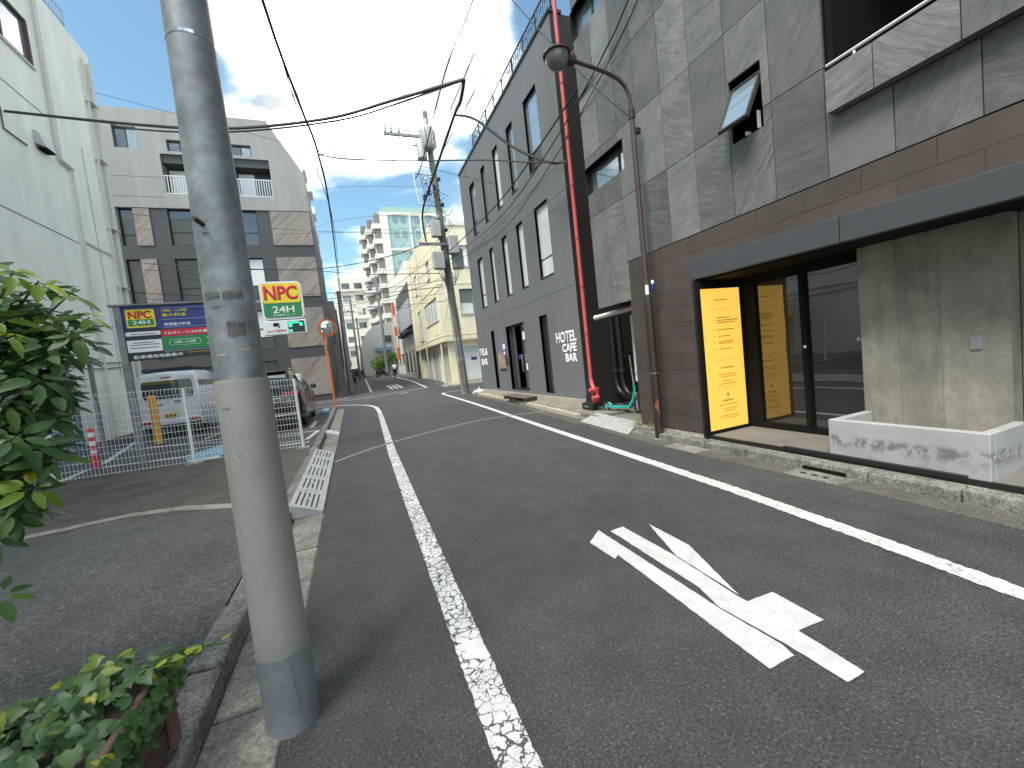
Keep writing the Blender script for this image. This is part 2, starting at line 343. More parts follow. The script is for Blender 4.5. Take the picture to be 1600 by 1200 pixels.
# ------------------------------------------------------------------ mesh kit
def V3(*a): return Vector(a[0] if len(a) == 1 else a)
class MB:
    def __init__(s): s.v = []; s.f = []; s.mi = []; s.cur = 0
    def add(s, vs, fs):
        o = len(s.v); s.v += [tuple(v) for v in vs]
        for f in fs: s.f.append([o+i for i in f]); s.mi.append(s.cur)
        return s
    def box(s, x0, x1, y0, y1, z0, z1):
        x0, x1 = min(x0, x1), max(x0, x1); y0, y1 = min(y0, y1), max(y0, y1); z0, z1 = min(z0, z1), max(z0, z1)
        return s.add([(x0,y0,z0),(x1,y0,z0),(x1,y1,z0),(x0,y1,z0),(x0,y0,z1),(x1,y0,z1),(x1,y1,z1),(x0,y1,z1)],
                     [(3,2,1,0),(4,5,6,7),(0,1,5,4),(1,2,6,5),(2,3,7,6),(3,0,4,7)])
    def hexa(s, b, t):
        return s.add(list(b)+list(t), [(3,2,1,0),(4,5,6,7),(0,1,5,4),(1,2,6,5),(2,3,7,6),(3,0,4,7)])
    def quad(s, a, b, c, d): return s.add([a, b, c, d], [(0,1,2,3)])
    def poly(s, pts): return s.add(pts, [tuple(range(len(pts)))])
    def prism(s, pts, d):
        n = len(pts); d = Vector(d); t = [tuple(Vector(p)+d) for p in pts]
        return s.add(list(pts)+t, [tuple(range(n))[::-1], tuple(range(n, 2*n))]+[(i, (i+1) % n, n+(i+1) % n, n+i) for i in range(n)])
    def tube(s, path, r, n=8, cap=True):
        P = [Vector(p) for p in path]; R = r if isinstance(r, (list, tuple)) else [r]*len(P)
        rings = []; ref = None
        for i, p in enumerate(P):
            t = (P[min(i+1, len(P)-1)]-P[max(i-1, 0)]).normalized()
            if ref is None:
                ref = Vector((0,0,1)) if abs(t.z) < .9 else Vector((1,0,0))
            u = (ref-t*ref.dot(t)).normalized(); w = t.cross(u); ref = u
            rings.append([p+(u*math.cos(2*math.pi*k/n)+w*math.sin(2*math.pi*k/n))*R[i] for k in range(n)])
        vs = [v for rg in rings for v in rg]; fs = []
        for i in range(len(P)-1):
            for k in range(n): fs.append((i*n+k, i*n+(k+1) % n, (i+1)*n+(k+1) % n, (i+1)*n+k))
        if cap: fs += [tuple(range(n))[::-1], tuple((len(P)-1)*n+k for k in range(n))]
        return s.add(vs, fs)
    def lathe(s, prof, c=(0,0,0), n=16, axis='z'):
        c = Vector(c); vs = []; fs = []
        for r, h in prof:
            for k in range(n):
                a = 2*math.pi*k/n; x, y = r*math.cos(a), r*math.sin(a)
                vs.append(c+(Vector((x,y,h)) if axis == 'z' else Vector((x,h,y)) if axis == 'y' else Vector((h,x,y))))
        for i in range(len(prof)-1):
            for k in range(n): fs.append((i*n+k, i*n+(k+1) % n, (i+1)*n+(k+1) % n, (i+1)*n+k))
        fs += [tuple(range(n))[::-1], tuple((len(prof)-1)*n+k for k in range(n))]
        return s.add(vs, fs)
    def mesh(s, name, mats, smooth=False, bevel=0., seg=1):
        me = bpy.data.meshes.new(name); me.from_pydata(s.v, [], s.f)
        for m in (mats if isinstance(mats, (list, tuple)) else [mats]): me.materials.append(MT[m])
        if any(s.mi): me.polygons.foreach_set('material_index', s.mi)
        bm = bmesh.new(); bm.from_mesh(me)
        bmesh.ops.recalc_face_normals(bm, faces=bm.faces)
        if bevel:
            es = [e for e in bm.edges if len(e.link_faces) == 2 and e.calc_face_angle(0) > .5]
            bmesh.ops.bevel(bm, geom=es, offset=bevel, segments=seg, affect='EDGES', profile=.6, clamp_overlap=True)
        bm.to_mesh(me); bm.free()
        if smooth:
            me.polygons.foreach_set('use_smooth', [True]*len(me.polygons))
            try: me.set_sharp_from_angle(angle=math.radians(40))
            except Exception: pass
        return me
    def build(s, name, mats, parent=None, smooth=False, bevel=0., seg=1, **tags):
        return link(name, s.mesh(name, mats, smooth, bevel, seg), parent, **tags)
def link(name, me, parent=None, loc=None, rot=None, scale=None, **tags):
    o = bpy.data.objects.new(name, me); COL.objects.link(o)
    if parent is not None: o.parent = parent
    if loc is not None: o.location = loc
    if rot is not None: o.rotation_euler = rot
    if scale is not None: o.scale = scale if isinstance(scale, (tuple, list, Vector)) else (scale,)*3
    tagset(o, **tags); return o
def tagset(o, label=None, cat=None, group=None, kind=None):
    if label: o['label'] = label
    if cat: o['category'] = cat
    if group: o['group'] = group
    if kind: o['kind'] = kind
    return o
def thing(name, label, cat, loc=(0,0,0), rz=0, group=None, kind=None):
    o = bpy.data.objects.new(name, None); COL.objects.link(o); o.location = loc; o.rotation_euler = (0,0,rz)
    o.empty_display_size = .2
    return tagset(o, label, cat, group, kind)
def copy_tree(o, parent=None):
    c = o.copy(); COL.objects.link(c); c.parent = parent
    for ch in list(o.children): copy_tree(ch, c)
    return c
def B(name, mat, parent, *b, bevel=0., **k):
    m = MB()
    for q in b: m.box(*q)
    return m.build(name, mat, parent, bevel=bevel, **k)
def T(name, mat, parent, path, r, n=8, **k):
    return MB().tube(path, r, n).build(name, mat, parent, smooth=True, **k)
def text(name, body, mat, parent, origin, right, upv, w, h, depth=.004, bold=0., outline=0., spacing=1.):
    """lettering as a mesh: lower-left at origin, stretched into w x h metres"""
    cu = bpy.data.curves.new(name, 'FONT'); cu.body = body; cu.size = 1; cu.offset = bold; cu.space_character = spacing
    cu.resolution_u = 3; cu.extrude = .5; cu.offset = 0
    if outline: cu.extrude = 0
    if outline: cu.fill_mode = 'NONE'; cu.bevel_depth = outline; cu.bevel_resolution = 0
    to = bpy.data.objects.new(name, cu); COL.objects.link(to)
    me = bpy.data.meshes.new_from_object(to.evaluated_get(bpy.context.evaluated_depsgraph_get()))
    if bold and not outline:            # heavier strokes: a tube run round each letter's edge
        cu.extrude = 0; cu.fill_mode = 'NONE'; cu.bevel_depth = bold; cu.bevel_resolution = 0; to.data.update_tag(); bpy.context.view_layer.update()
        me2 = bpy.data.meshes.new_from_object(to.evaluated_get(bpy.context.evaluated_depsgraph_get()))
        b2 = bmesh.new(); b2.from_mesh(me)
        for v in me2.vertices: v.co.z = v.co.z/bold*.44
        b2.from_mesh(me2); b2.to_mesh(me); b2.free()
    bpy.data.objects.remove(to)
    if not len(me.vertices): return None
    xs = [v.co.x for v in me.vertices]; ys = [v.co.y for v in me.vertices]
    x0, x1, y0, y1 = min(xs), max(xs), min(ys), max(ys)
    R, U = Vector(right).normalized(), Vector(upv).normalized(); N = R.cross(U); O = Vector(origin)
    bm = bmesh.new(); bm.from_mesh(me)
    for v in bm.verts:
        z = depth*(v.co.z+.5) if not outline else depth*.5+v.co.z*.05
        v.co = O+R*((v.co.x-x0)/(x1-x0)*w)+U*((v.co.y-y0)/(y1-y0)*h)+N*z
    bm.to_mesh(me); bm.free(); me.materials.clear(); me.materials.append(MT[mat])
    return link(name, me, parent)
def rect_minus(r, holes):
    """split rectangle (a0,a1,b0,b1) by holes into rectangles"""
    out = [r]
    for h in holes:
        nx = []
        for (a0,a1,b0,b1) in out:
            c0,c1,d0,d1 = max(a0,h[0]),min(a1,h[1]),max(b0,h[2]),min(b1,h[3])
            if c0 >= c1-1e-6 or d0 >= d1-1e-6: nx.append((a0,a1,b0,b1)); continue
            if d0 > b0: nx.append((a0,a1,b0,d0))
            if d1 < b1: nx.append((a0,a1,d1,b1))
            if c0 > a0: nx.append((a0,c0,d0,d1))
            if c1 < a1: nx.append((c1,a1,d0,d1))
        out = nx
    return [q for q in out if q[1]-q[0] > .004 and q[3]-q[2] > .004]
def roughen(o, amt=.008, sc=9., cuts=3):
    bm = bmesh.new(); bm.from_mesh(o.data)
    bmesh.ops.subdivide_edges(bm, edges=[e for e in bm.edges if e.calc_length() > .08], cuts=cuts, use_grid_fill=True)
    for v in bm.verts:
        n = mnoise.noise_vector(v.co*sc); v.co += n*amt
    bm.to_mesh(o.data); bm.free(); return o
def panel_yz(name, mat, parent, y0, y1, z0, z1, holes, x, t=.03, g=.004):
    '''facade panel(s) at x facing -X with notches cut out; one object for each connected piece'''
    hs = [(max(y0,h[0]),min(y1,h[1]),max(z0,h[2]),min(z1,h[3])) for h in holes]
    hs = [h for h in hs if h[0] < h[1]-1e-5 and h[2] < h[3]-1e-5]
    Ys = sorted({y0+g,y1-g,*[min(max(v,y0+g),y1-g) for h in hs for v in h[:2]]}); Zs = sorted({z0+g,z1-g,*[min(max(v,z0+g),z1-g) for h in hs for v in h[2:]]})
    cells = {(i,j) for i in range(len(Ys)-1) for j in range(len(Zs)-1) if Ys[i+1]-Ys[i] > 1e-4 and Zs[j+1]-Zs[j] > 1e-4 and not any(h[0]-1e-5 < (Ys[i]+Ys[i+1])/2 < h[1]+1e-5 and h[2]-1e-5 < (Zs[j]+Zs[j+1])/2 < h[3]+1e-5 for h in hs)}
    out = []
    while cells:
        st_ = [cells.pop()]; comp = []
        while st_:
            c = st_.pop(); comp.append(c)
            for d in ((1,0),(-1,0),(0,1),(0,-1)):
                q = (c[0]+d[0],c[1]+d[1])
                if q in cells: cells.remove(q); st_.append(q)
        yc = sum((Ys[c[0]]+Ys[c[0]+1])/2 for c in comp)/len(comp); zc = sum((Zs[c[1]]+Zs[c[1]+1])/2 for c in comp)/len(comp)
        bm = bmesh.new(); vd = {}
        def vv(i,j):
            if (i,j) not in vd: vd[(i,j)] = bm.verts.new((0,Ys[i]-yc,Zs[j]-zc))
            return vd[(i,j)]
        for (i,j) in comp: bm.faces.new((vv(i,j),vv(i,j+1),vv(i+1,j+1),vv(i+1,j)))
        r = bmesh.ops.extrude_face_region(bm, geom=list(bm.faces))
        for e in r['geom']:
            if isinstance(e, bmesh.types.BMVert): e.co.x += t
        bmesh.ops.recalc_face_normals(bm, faces=bm.faces)
        me = bpy.data.meshes.new(name); bm.to_mesh(me); bm.free(); me.materials.append(MT[mat])
        out.append(link(name, me, parent, loc=(x+rnd.uniform(-.002,.002), yc, zc)))
    return out
def interp(pts, y):
    if y <= pts[0][1]: return pts[0][0]
    for (xa,ya),(xb,yb) in zip(pts, pts[1:]):
        if y <= yb: return xa+(xb-xa)*(y-ya)/(yb-ya)
    return pts[-1][0]
# ------------------------------------------------------------------ the lie of the land
def gz(y): return 0. if y < 26 else .03*(y-26) if y < 56 else .9
def lz(x): return .115+.022*min(max(-x-.9, 0), 6.5)
KERB = [(4.10,-8),(4.10,5.3),(4.31,7.4),(4.48,9.5),(4.74,12.4),(4.93,17.5)]
def kx(y): return interp(KERB, y)
def struct(name, mb, mat, parent=None, **k):
    o = mb.build(name, mat, parent, **k)
    if parent is None: o['kind'] = 'structure'
    return o
m = MB(); ys = [-80, 26, 56, 900]
for a, b_ in zip(ys, ys[1:]): m.quad((-900,a,gz(a)-.006),(900,a,gz(a)-.006),(900,b_,gz(b_)-.006),(-900,b_,gz(b_)-.006))
struct('ground', m, 'ground')
JOINT = [(-.45,7.6),(.43,8.46),(1.92,9.29),(2.95,9.58),(4.46,9.3)]
m = MB(); ny = [-8,-4,-1,0,1,2,3,4,5.3,6.2,7.4]
for a, b_ in zip(ny, ny[1:]): m.quad((-.45,a,0),(kx(a),a,0),(kx(b_),b_,0),(-.45,b_,0))
m.poly([(-.45,7.4,0),(kx(7.4),7.4,0),(kx(9.3),9.3,0)]+[(x,y,0) for x,y in JOINT[::-1][1:]])
struct('road', m, 'asphalt')
m = MB(); m.poly([(x,y,0) for x,y in JOINT[:-1]]+[(kx(9.3),9.3,0),(kx(9.7),9.7,0),(-.45,9.7,0)])
ny = [9.7,11,12.4,15,17.5,19.7]
for a, b_ in zip(ny, ny[1:]): m.quad((-.45,a,0),(kx(a),a,0),(kx(b_),b_,0),(-.45,b_,0))
m.quad((-60,19.7,0),(60,19.7,0),(60,26,0),(-60,26,0))
m.quad((-.3,26,0),(5.5,26,0),(5.3,56,.9),(-.1,56,.9)); m.quad((-.1,56,.9),(5.3,56,.9),(5.3,140,.9),(-.1,140,.9))
struct('road', m, 'asphalt_patch')
def ribbon(path, w, z=.004, zf=None, jag=0.):
    m = MB(); P = [Vector((x,y,0)) for x,y in path]; L = []
    if jag:
        Q = [P[0]]
        for a, b_ in zip(P, P[1:]):
            k = max(1,int((b_-a).length/.025)); Q += [a.lerp(b_,(i+1)/k) for i in range(k)]
        P = Q
    for i, p in enumerate(P):
        t = (P[min(i+1,len(P)-1)]-P[max(i-1,0)]).normalized(); nrm = Vector((-t.y,t.x,0))
        h = (zf(p.x,p.y) if zf else 0)+z
        j1, j2 = (rnd.uniform(-jag,jag), rnd.uniform(-jag,jag)) if jag else (0,0)
        L.append((p+nrm*(w/2+j1)+Vector((0,0,h)), p-nrm*(w/2+j2)+Vector((0,0,h))))
    for a, b_ in zip(L, L[1:]): m.quad(a[0],a[1],b_[1],b_[0])
    return m
def smooth_path(p, k=4):
    out = []
    for i in range(len(p)-1):
        a, b_, c, d = [Vector(p[max(0,min(len(p)-1,i+j))]) for j in (-1,0,1,2)]
        for q in range(k):
            t = q/k
            out.append(tuple(.5*((2*b_)+(c-a)*t+(2*a-5*b_+4*c-d)*t*t+(3*b_-a-3*c+d)*t**3)))
    return out+[tuple(p[-1])]
struct('pavement_joint', ribbon(smooth_path([(-.45,7.58),(.43,8.46),(1.92,9.29),(2.95,9.58),(4.44,9.32)]), .09), 'joint_tan')
LL = [(.38,-2),(.38,1.39),(.39,2.14),(.41,3.1),(.44,4.64),(.51,7.65),(.65,11.46),(.78,15.2)]
struct('road_marking', ribbon(LL, .145, jag=.004), 'paint_cracked')
struct('road_marking', ribbon(smooth_path([(.78,15.2),(.80,16.6),(.79,17.6),(.70,18.6),(.42,19.9),(-.28,21.3),(-.88,22.1),(-1.6,22.4),(-6,22.6)]), .14), 'paint_lot')
RL = [(2.9,-2),(2.95,.93),(3.04,1.66),(3.15,2.75),(3.24,4.18)]
struct('road_marking', ribbon(RL, .135, jag=.007), 'paint_worn')
struct('road_marking', ribbon(smooth_path([(3.24,4.18),(3.47,8.07),(3.72,12),(3.93,15.9),(4.06,18.8),(4.14,20.2),(4.3,20.9),(4.7,21.05),(5.34,20.8),(6.4,20.5)]), .135), 'paint_lot')
# the worn direction mark in the lane: painted strips
def flat(polys, z, mat, name='road_marking', zf=None):
    m = MB()
    def jag(p):
        o = []
        for (xa,ya),(xb,yb) in zip(p,p[1:]+p[:1]):
            k = max(1,int(math.hypot(xb-xa,yb-ya)/.03)) if zf is None else 1; dx, dy = xb-xa, yb-ya; l = math.hypot(dx,dy)
            for i in range(k): j = rnd.uniform(-.0022,.0022) if i else 0; o.append((xa+dx*i/k-dy/l*j,ya+dy*i/k+dx/l*j))
        return o
    polys = [jag(p) for p in polys]
    for i, p in enumerate(polys): m.poly([(x,y,(zf(x,y) if zf else 0)+z+i*.0015) for x,y in p])
    return struct(name, m, mat)
flat([[(1.50,2.62),(1.51,2.32),(1.56,2.35),(1.50,1.20),(1.655,1.20),(1.675,1.27),(1.655,1.60),(1.67,2.76)],
      [(1.735,2.69),(1.71,1.78),(1.66,1.60),(1.69,1.25),(1.69,1.01),(1.80,1.01),(1.82,1.29),(1.99,1.28),(2.00,1.55),(1.82,1.56),(1.82,1.65),(1.86,2.13),(1.86,2.70)],
      [(1.83,1.62),(2.04,2.19),(2.05,2.62),(1.865,2.13)]], .004, 'paint_clean')
gzf = lambda x, y: gz(y)
struct('road_marking', ribbon([(-.5,25.3),(2.3,26.4),(4.6,27.6)], .14, .005, gzf), 'paint_lot')
struct('road_marking', ribbon([(1.14,29.5),(1.5,50)], .15, .005, gzf), 'paint_lot')
struct('road_marking', ribbon([(4.6,27.7),(4.9,36),(4.6,50)], .15, .005, gzf), 'paint_lot')
flat([[(2.5,30.2),(2.72,30.2),(2.72,34.5),(2.5,34.5)],[(2.84,30.2),(3.06,30.2),(3.06,34.5),(2.84,34.5)],[(3.18,30.2),(3.4,30.2),(3.4,34.5),(3.18,34.5)]], .006, 'paint_lot', zf=gzf)
flat([[(2.6,25.0),(3.1,25.3),(3.1,25.6),(2.6,25.3)]], .006, 'paint_lot')
# left: gutter slabs, kerb stones, forecourt, apron, car park
gut = thing('gutter', None, None, kind='structure')
y = .9
while y < 19.4:
    L = .6; d = rnd.uniform(-.006,.006)
    B('gutter_slab', 'concrete_gutter', gut, (-.752,-.455,y+.004,y+L-.004,-.05,.006+d), bevel=.008); roughen(COL.objects[-1],.006,6.); y += L
kl = thing('kerb_line', None, None, kind='structure')
y = .5
while y < 19.4:
    L = .62; t = .125+rnd.uniform(-.012,.008); dx = rnd.uniform(-.008,.008)
    MB().box(-.905+dx,-.758+dx,y+.006,y+L-.006,-.05,t).build('kerb_stone','concrete_kerb',kl,bevel=.03,seg=3)
    roughen(COL.objects[-1])
    y += L
def sheet(name, mat, x0, x1, y0, y1, nx=8, ny=6, dz=0., zf=lz):
    m = MB(); X = [x0+(x1-x0)*i/nx for i in range(nx+1)]; Yv = [y0+(y1-y0)*i/ny for i in range(ny+1)]
    for a, b_ in zip(X, X[1:]):
        for c, d in zip(Yv, Yv[1:]): m.quad((a,c,zf(a)+dz),(b_,c,zf(b_)+dz),(b_,d,zf(b_)+dz),(a,d,zf(a)+dz))
    return struct(name, m, mat)
sheet('forecourt', 'asphalt_coarse', -9, -.9, -4, 5.5)
sheet('apron', 'concrete_apron', -9, -.9, 5.5, 8.95)
sheet('car_park', 'asphalt_lot', -7.4, -.9, 8.95, 19.5)
lzf = lambda x, y: lz(x)
struct('concrete_strip', ribbon([(-6.5,4.9),(-3.5,5.6),(-2.5,5.84),(-2.0,5.74),(-.92,5.16)], .16, .005, lzf), 'concrete_strip')
for p in ([(-4.7,10.25),(-1.0,9.72)], [(-5.9,13.4),(-3.1,11.85),(-.95,11.6)], [(-4.88,10.75),(-6.1,15.5)], [(-4.75,9.2),(-4.85,10.1)], [(-3.8,13.1),(-3.75,14.2)], [(-1.2,12.6),(-1.18,14.1)], [(-1.1,10.2),(-.95,11.6)]):
    struct('road_marking', ribbon(p, .11, .006, lzf), 'paint_lot')
# right: kerb stones, footway strips
m = MB(); ny = [-8,-4,-1,1,2,3,4,5.3,7.4,9.5,12.4,15,17.5]
for a, b_ in zip(ny, ny[1:]): m.quad((kx(a)-.26-.03*math.sin(a*2),a,.0025),(kx(a),a,.0025),(kx(b_),b_,.0025),(kx(b_)-.26-.03*math.sin(b_*2),b_,.0025))
struct('gutter_strip', m, 'gutter_dirt')
kr = thing('kerb_line', None, None, kind='structure')
y = -2.
while y < 17.3:
    L = .6; t = (.095 if not 5.0 < y < 7.1 else .03)+rnd.uniform(-.01,.006); xa, xb = kx(y), kx(y+L)
    MB().hexa([(xa,y+.006,-.05),(xa+.14,y+.006,-.05),(xb+.14,y+L-.006,-.05),(xb,y+L-.006,-.05)],[(xa+.01,y+.006,t),(xa+.14,y+.006,t),(xb+.14,y+L-.006,t),(xb+.01,y+L-.006,t)]).build('kerb_stone','concrete_kerb' if y < 7 else 'concrete_plinth',kr,bevel=.018,seg=2); roughen(COL.objects[-1],.006)
    y += L
m = MB(); ny = [6.9,8.2,9.5,11,12.4,15,17.5]
for a, b_ in zip(ny, ny[1:]): m.hexa([(kx(a)+.142,a,-.02),(5.2,a,-.02),(5.2,b_,-.02),(kx(b_)+.142,b_,-.02)],[(kx(a)+.142,a,.10),(5.2,a,.11),(5.2,b_,.11),(kx(b_)+.142,b_,.10)])
struct('footway', m, 'concrete_gutter')
m = MB(); m.hexa([(4.242,-3,-.02),(4.40,-3,-.02),(4.40,5.6,-.02),(4.242,5.6,-.02)],[(4.242,-3,.09),(4.40,-3,.125),(4.40,5.6,.125),(4.242,5.6,.09)])
struct('footway', m, 'concrete_gutter')
m = MB(); m.box(4.45,9,5.5,8.3,-.02,.06); struct('alley_floor', m, 'concrete_floor')
def rebase(root, loc):
    loc = Vector(loc); root.location = root.location+loc
    for ch in root.children: ch.location = ch.location-loc
    return root
# ================================================================== slate and brown building on the right
XF = 4.35
sb = thing('slate_building', 'dark building clad in grey slate panels over brown tiles with black entrance', 'building')
WIN1 = (3.09,3.48,3.57,4.25); WIN2 = (5.36,6.50,4.17,4.64); WIN3 = (5.47,6.5,6.81,7.35); BAL = (-6,2.50,3.47,5.6)
HOL = [WIN1,WIN2,WIN3,BAL]
rows = [(2.77,3.765),(3.765,4.785),(4.785,5.80),(5.80,6.81),(6.81,7.82),(7.82,8.83)]
cols = [5.94,5.47,5.0,4.5,4.0,3.5,3.0,2.5,2.0,1.5,1.0,.5,0,-.5,-1]
cols = [6.42]+cols
for ri, (z0, z1) in enumerate(rows):
    for y1, y0 in zip(cols, cols[1:]):
        if y1 < 2.6 and ri > 0: continue
        if y1 < .4: continue
        zb = z0
        if ri == 0 and y0 >= 5.46: zb = 2.15
        panel_yz('slate_panel','slate',sb,y0,y1,zb,z1,HOL,XF)
# wall behind the panels, with its openings
def wallx(x0, x1, rect, holes):
    m = MB()
    for (a0,a1,b0,b1) in rect_minus(rect, holes): m.box(x0,x1,a0,a1,b0,b1)
    return m
m = wallx(XF+.034, XF+.2, (-6,6.40,2.80,9.5), HOL); m.box(XF+.204,14,6.2,6.40,2.18,9.5); m.box(XF+.204,14,-6,6.19,9.3,9.5); m.box(13.8,14,-6,6.19,0,9.29)
m.box(XF+.034,XF+.2,5.48,6.40,2.18,2.796); m.box(XF+.204,13.7,5.48,6.19,2.18,2.4); m.box(XF+.204,13.7,-5.9,6.19,2.75,2.8)
m.build('wall', 'black_metal', sb)
# brown tiles: two courses over the awning, a full wall at the far end
zs = [.13+i*.22 for i in range(12)]+[2.762]
for ci, (z0, z1) in enumerate(zip(zs, zs[1:])):
    off = .25 if ci % 2 else 0.
    y0 = -1.5+off
    while y0 < 5.5:
        a, b_ = max(y0,-1.5), min(y0+.5,5.5); y0 += .5
        if z1 < 2.40 and b_ <= 4.16: continue
        if z1 < 2.40: a = max(a,4.16)
        if z0 < 2.42 and z1 > 2.4 and b_ < 4.2: zz0 = 2.36
        else: zz0 = z0
        if b_-a < .03: continue
        yc, zc = (a+b_)/2, (zz0+z1)/2
        o = MB().box(0,.03,a+.0015-yc,b_-.0015-yc,zz0+.0015-zc,z1-.0015-zc).build('brown_tile', 'brown_tile', sb)
        o.location = (XF+rnd.uniform(-.0015,.0015), yc, zc)
m = MB(); m.box(XF+.034,XF+.2,4.16,5.49,0,2.74); m.box(XF+.034,XF+.2,-6,4.155,2.2,2.74);
m.box(XF+.204,8,5.36,5.49,0,2.17)
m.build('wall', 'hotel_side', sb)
# awning fascia, tilted a little, in two sheets
def awn(y0, y1):
    t = lambda y: 2.355+(2.445-2.355)*(y-1.2)/(4.14-1.2); bt = lambda y: 2.135+(2.185-2.135)*(y-1.2)/(4.14-1.2)
    x0, x1 = 4.265, 4.345
    MB().hexa([(x0,y0,bt(y0)),(x1,y0,bt(y0)),(x1,y1,bt(y1)),(x0,y1,bt(y1))],[(x0,y0,t(y0)),(x1,y0,t(y0)),(x1,y1,t(y1)),(x0,y1,t(y1))]).build('awning_fascia','awning_metal',sb,bevel=.004)
awn(2.405,4.14); awn(-1.5,2.395)
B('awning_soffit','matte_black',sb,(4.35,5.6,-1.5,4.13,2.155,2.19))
# entrance recess
B('recess_floor','concrete_floor',sb,(4.30,5.9,-2,4.13,.02,.14))
B('door_sill','black_metal',sb,(4.262,4.298,-2,4.13,.05,.142))
gx = 5.06
B('reveal','matte_black',sb,(4.30,6.4,4.10,4.155,.14,2.15))
df = B('door_frame','matte_black',sb,(gx-.03,gx+.06,3.86,3.93,.14,2.15),(gx-.04,gx+.06,3.23,3.285,.14,2.15),(gx-.03,gx+.06,2.60,2.66,.14,2.15),
  (gx-.03,gx+.06,2.663,3.227,.14,.215),(gx-.03,gx+.06,3.288,3.857,.14,.215),(gx-.025,gx+.06,2.663,3.227,2.05,2.15),(gx-.025,gx+.06,3.288,3.857,2.05,2.15),(gx-.03,gx+.06,3.933,4.098,.14,2.15))
for a, b_ in ((3.287,3.858),(2.662,3.228)): B('door_pane','door_glass',df,(gx+.01,gx+.02,a,b_,.217,2.048))
MB().lathe([(.018,0),(.018,.008)],(gx-.048,3.245,1.19),12,'x').build('door_sticker','sign_white',sb)
# small warning mark at the pane edge
m = MB(); m.prism([(gx+.004,2.74,1.22),(gx+.004,2.70,1.22),(gx+.004,2.72,1.262)],(.004,0,0)); m.build('warning_mark','sign_white',sb)
text('door_lettering','CEEB','tan_board',sb,(gx+.006,2.755,1.155),(0,-1,0),(0,0,1),.085,.03,.002)
# concrete feature wall behind the trough, in three boards
for i, (a, b_, dx) in enumerate(((2.60,2.2905,0.),(2.29,1.9905,.004),(1.99,1.575,.0))):
    MB().box(4.885+dx,5.05,b_,a,.13,2.155).build('concrete_board','concrete_wall',sb,bevel=.002)
B('wall_plate','metal_sheet',sb,(4.868,4.884,1.735,1.805,1.085,1.19),bevel=.003)
MB().lathe([(.035,0),(.035,.012),(.02,.018)],(4.868,2.45,1.785),20,'x').build('wall_boss','concrete_wall',sb,smooth=True)
B('recess_wall','concrete_wall',sb,(5.055,6.2,1.5,1.572,.14,2.15))
B('recess_back','black_metal',sb,(6.25,6.35,-2,4.09,.14,2.15))
# top-hung window standing open
def window_x(parent, xo, y0, y1, z0, z1, depth, frame, pane, name='window', mull=(), trans=(), fw=.04, paned=None):
    """a window set back in a wall that faces -X: frame pieces as one part, each pane a sub-part"""
    xa, xb = xo+depth, xo+depth+.05; m = MB()
    m.box(xa,xb,y0+.002,y0+fw,z0+.002,z1-.002); m.box(xa,xb,y1-fw,y1-.002,z0+.002,z1-.002)
    m.box(xa,xb,y0+fw+.001,y1-fw-.001,z0+.002,z0+fw); m.box(xa,xb,y0+fw+.001,y1-fw-.001,z1-fw,z1-.002)
    Y = [y0+fw]+[v for q in mull for v in (q-fw/2,q+fw/2)]+[y1-fw]; Z = [z0+fw]+[v for q in trans for v in (q-fw/2,q+fw/2)]+[z1-fw]
    for q in mull: m.box(xa+.004,xb,q-fw/2+.001,q+fw/2-.001,z0+fw+.001,z1-fw-.001)
    for q in trans:
        for i in range(0,len(Y),2): m.box(xa+.006,xb,Y[i]+.001,Y[i+1]-.001,q-fw/2,q+fw/2)
    f = m.build(name, frame, parent); k = 0
    for i in range(0,len(Y),2):
        for j in range(0,len(Z),2):
            pm = paned[k % len(paned)] if paned else pane; k += 1
            B('pane', pm, f, (xa+.02,xa+.03,Y[i]+.002,Y[i+1]-.002,Z[j]+.002,Z[j+1]-.002))
    return f
def reveal_x(parent, xo, xi, y0, y1, z0, z1, mat):
    t = .006
    return B('window_reveal', mat, parent, (xo,xi,y0-t,y0,z0,z1),(xo,xi,y1,y1+t,z0,z1),(xo,xi,y0,y1,z1,z1+t),(xo,xi,y0,y1,z0-t,z0))
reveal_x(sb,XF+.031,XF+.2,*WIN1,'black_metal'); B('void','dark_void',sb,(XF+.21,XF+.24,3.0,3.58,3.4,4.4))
wf = thing('window_sash',None,None); wf.parent = sb
wf2 = MB(); hy0, hy1, hh = 3.105,3.465,.56
wf2.box(-.02,.02,hy0,hy0+.025,-hh,0); wf2.box(-.02,.02,hy1-.025,hy1,-hh,0); wf2.box(-.02,.02,hy0+.026,hy1-.026,-.025,0); wf2.box(-.02,.02,hy0+.026,hy1-.026,-hh,-hh+.025)
bpy.data.objects.remove(wf)
ws = wf2.build('window_sash','window_frame',sb); ws.location = (XF+.05,0,4.16); ws.rotation_euler = (0,math.radians(28),0)
pn = B('pane','pane_sky',ws,(-.006,.006,hy0+.026,hy1-.026,-hh+.026,-.026))
B('sash_stay','white_frame',sb,(XF+.02,XF+.06,3.16,3.175,3.6,3.78)); B('sash_stay','white_frame',sb,(XF-.01,XF+.06,3.28,3.3,3.58,3.62))
reveal_x(sb,XF+.031,XF+.2,*WIN2,'black_metal'); window_x(sb,XF,*WIN2,.14,'window_frame','pane_green',mull=(5.66,))
reveal_x(sb,XF+.031,XF+.2,*WIN3,'black_metal'); window_x(sb,XF,*WIN3,.14,'window_frame','pane_green',mull=(6.0,))
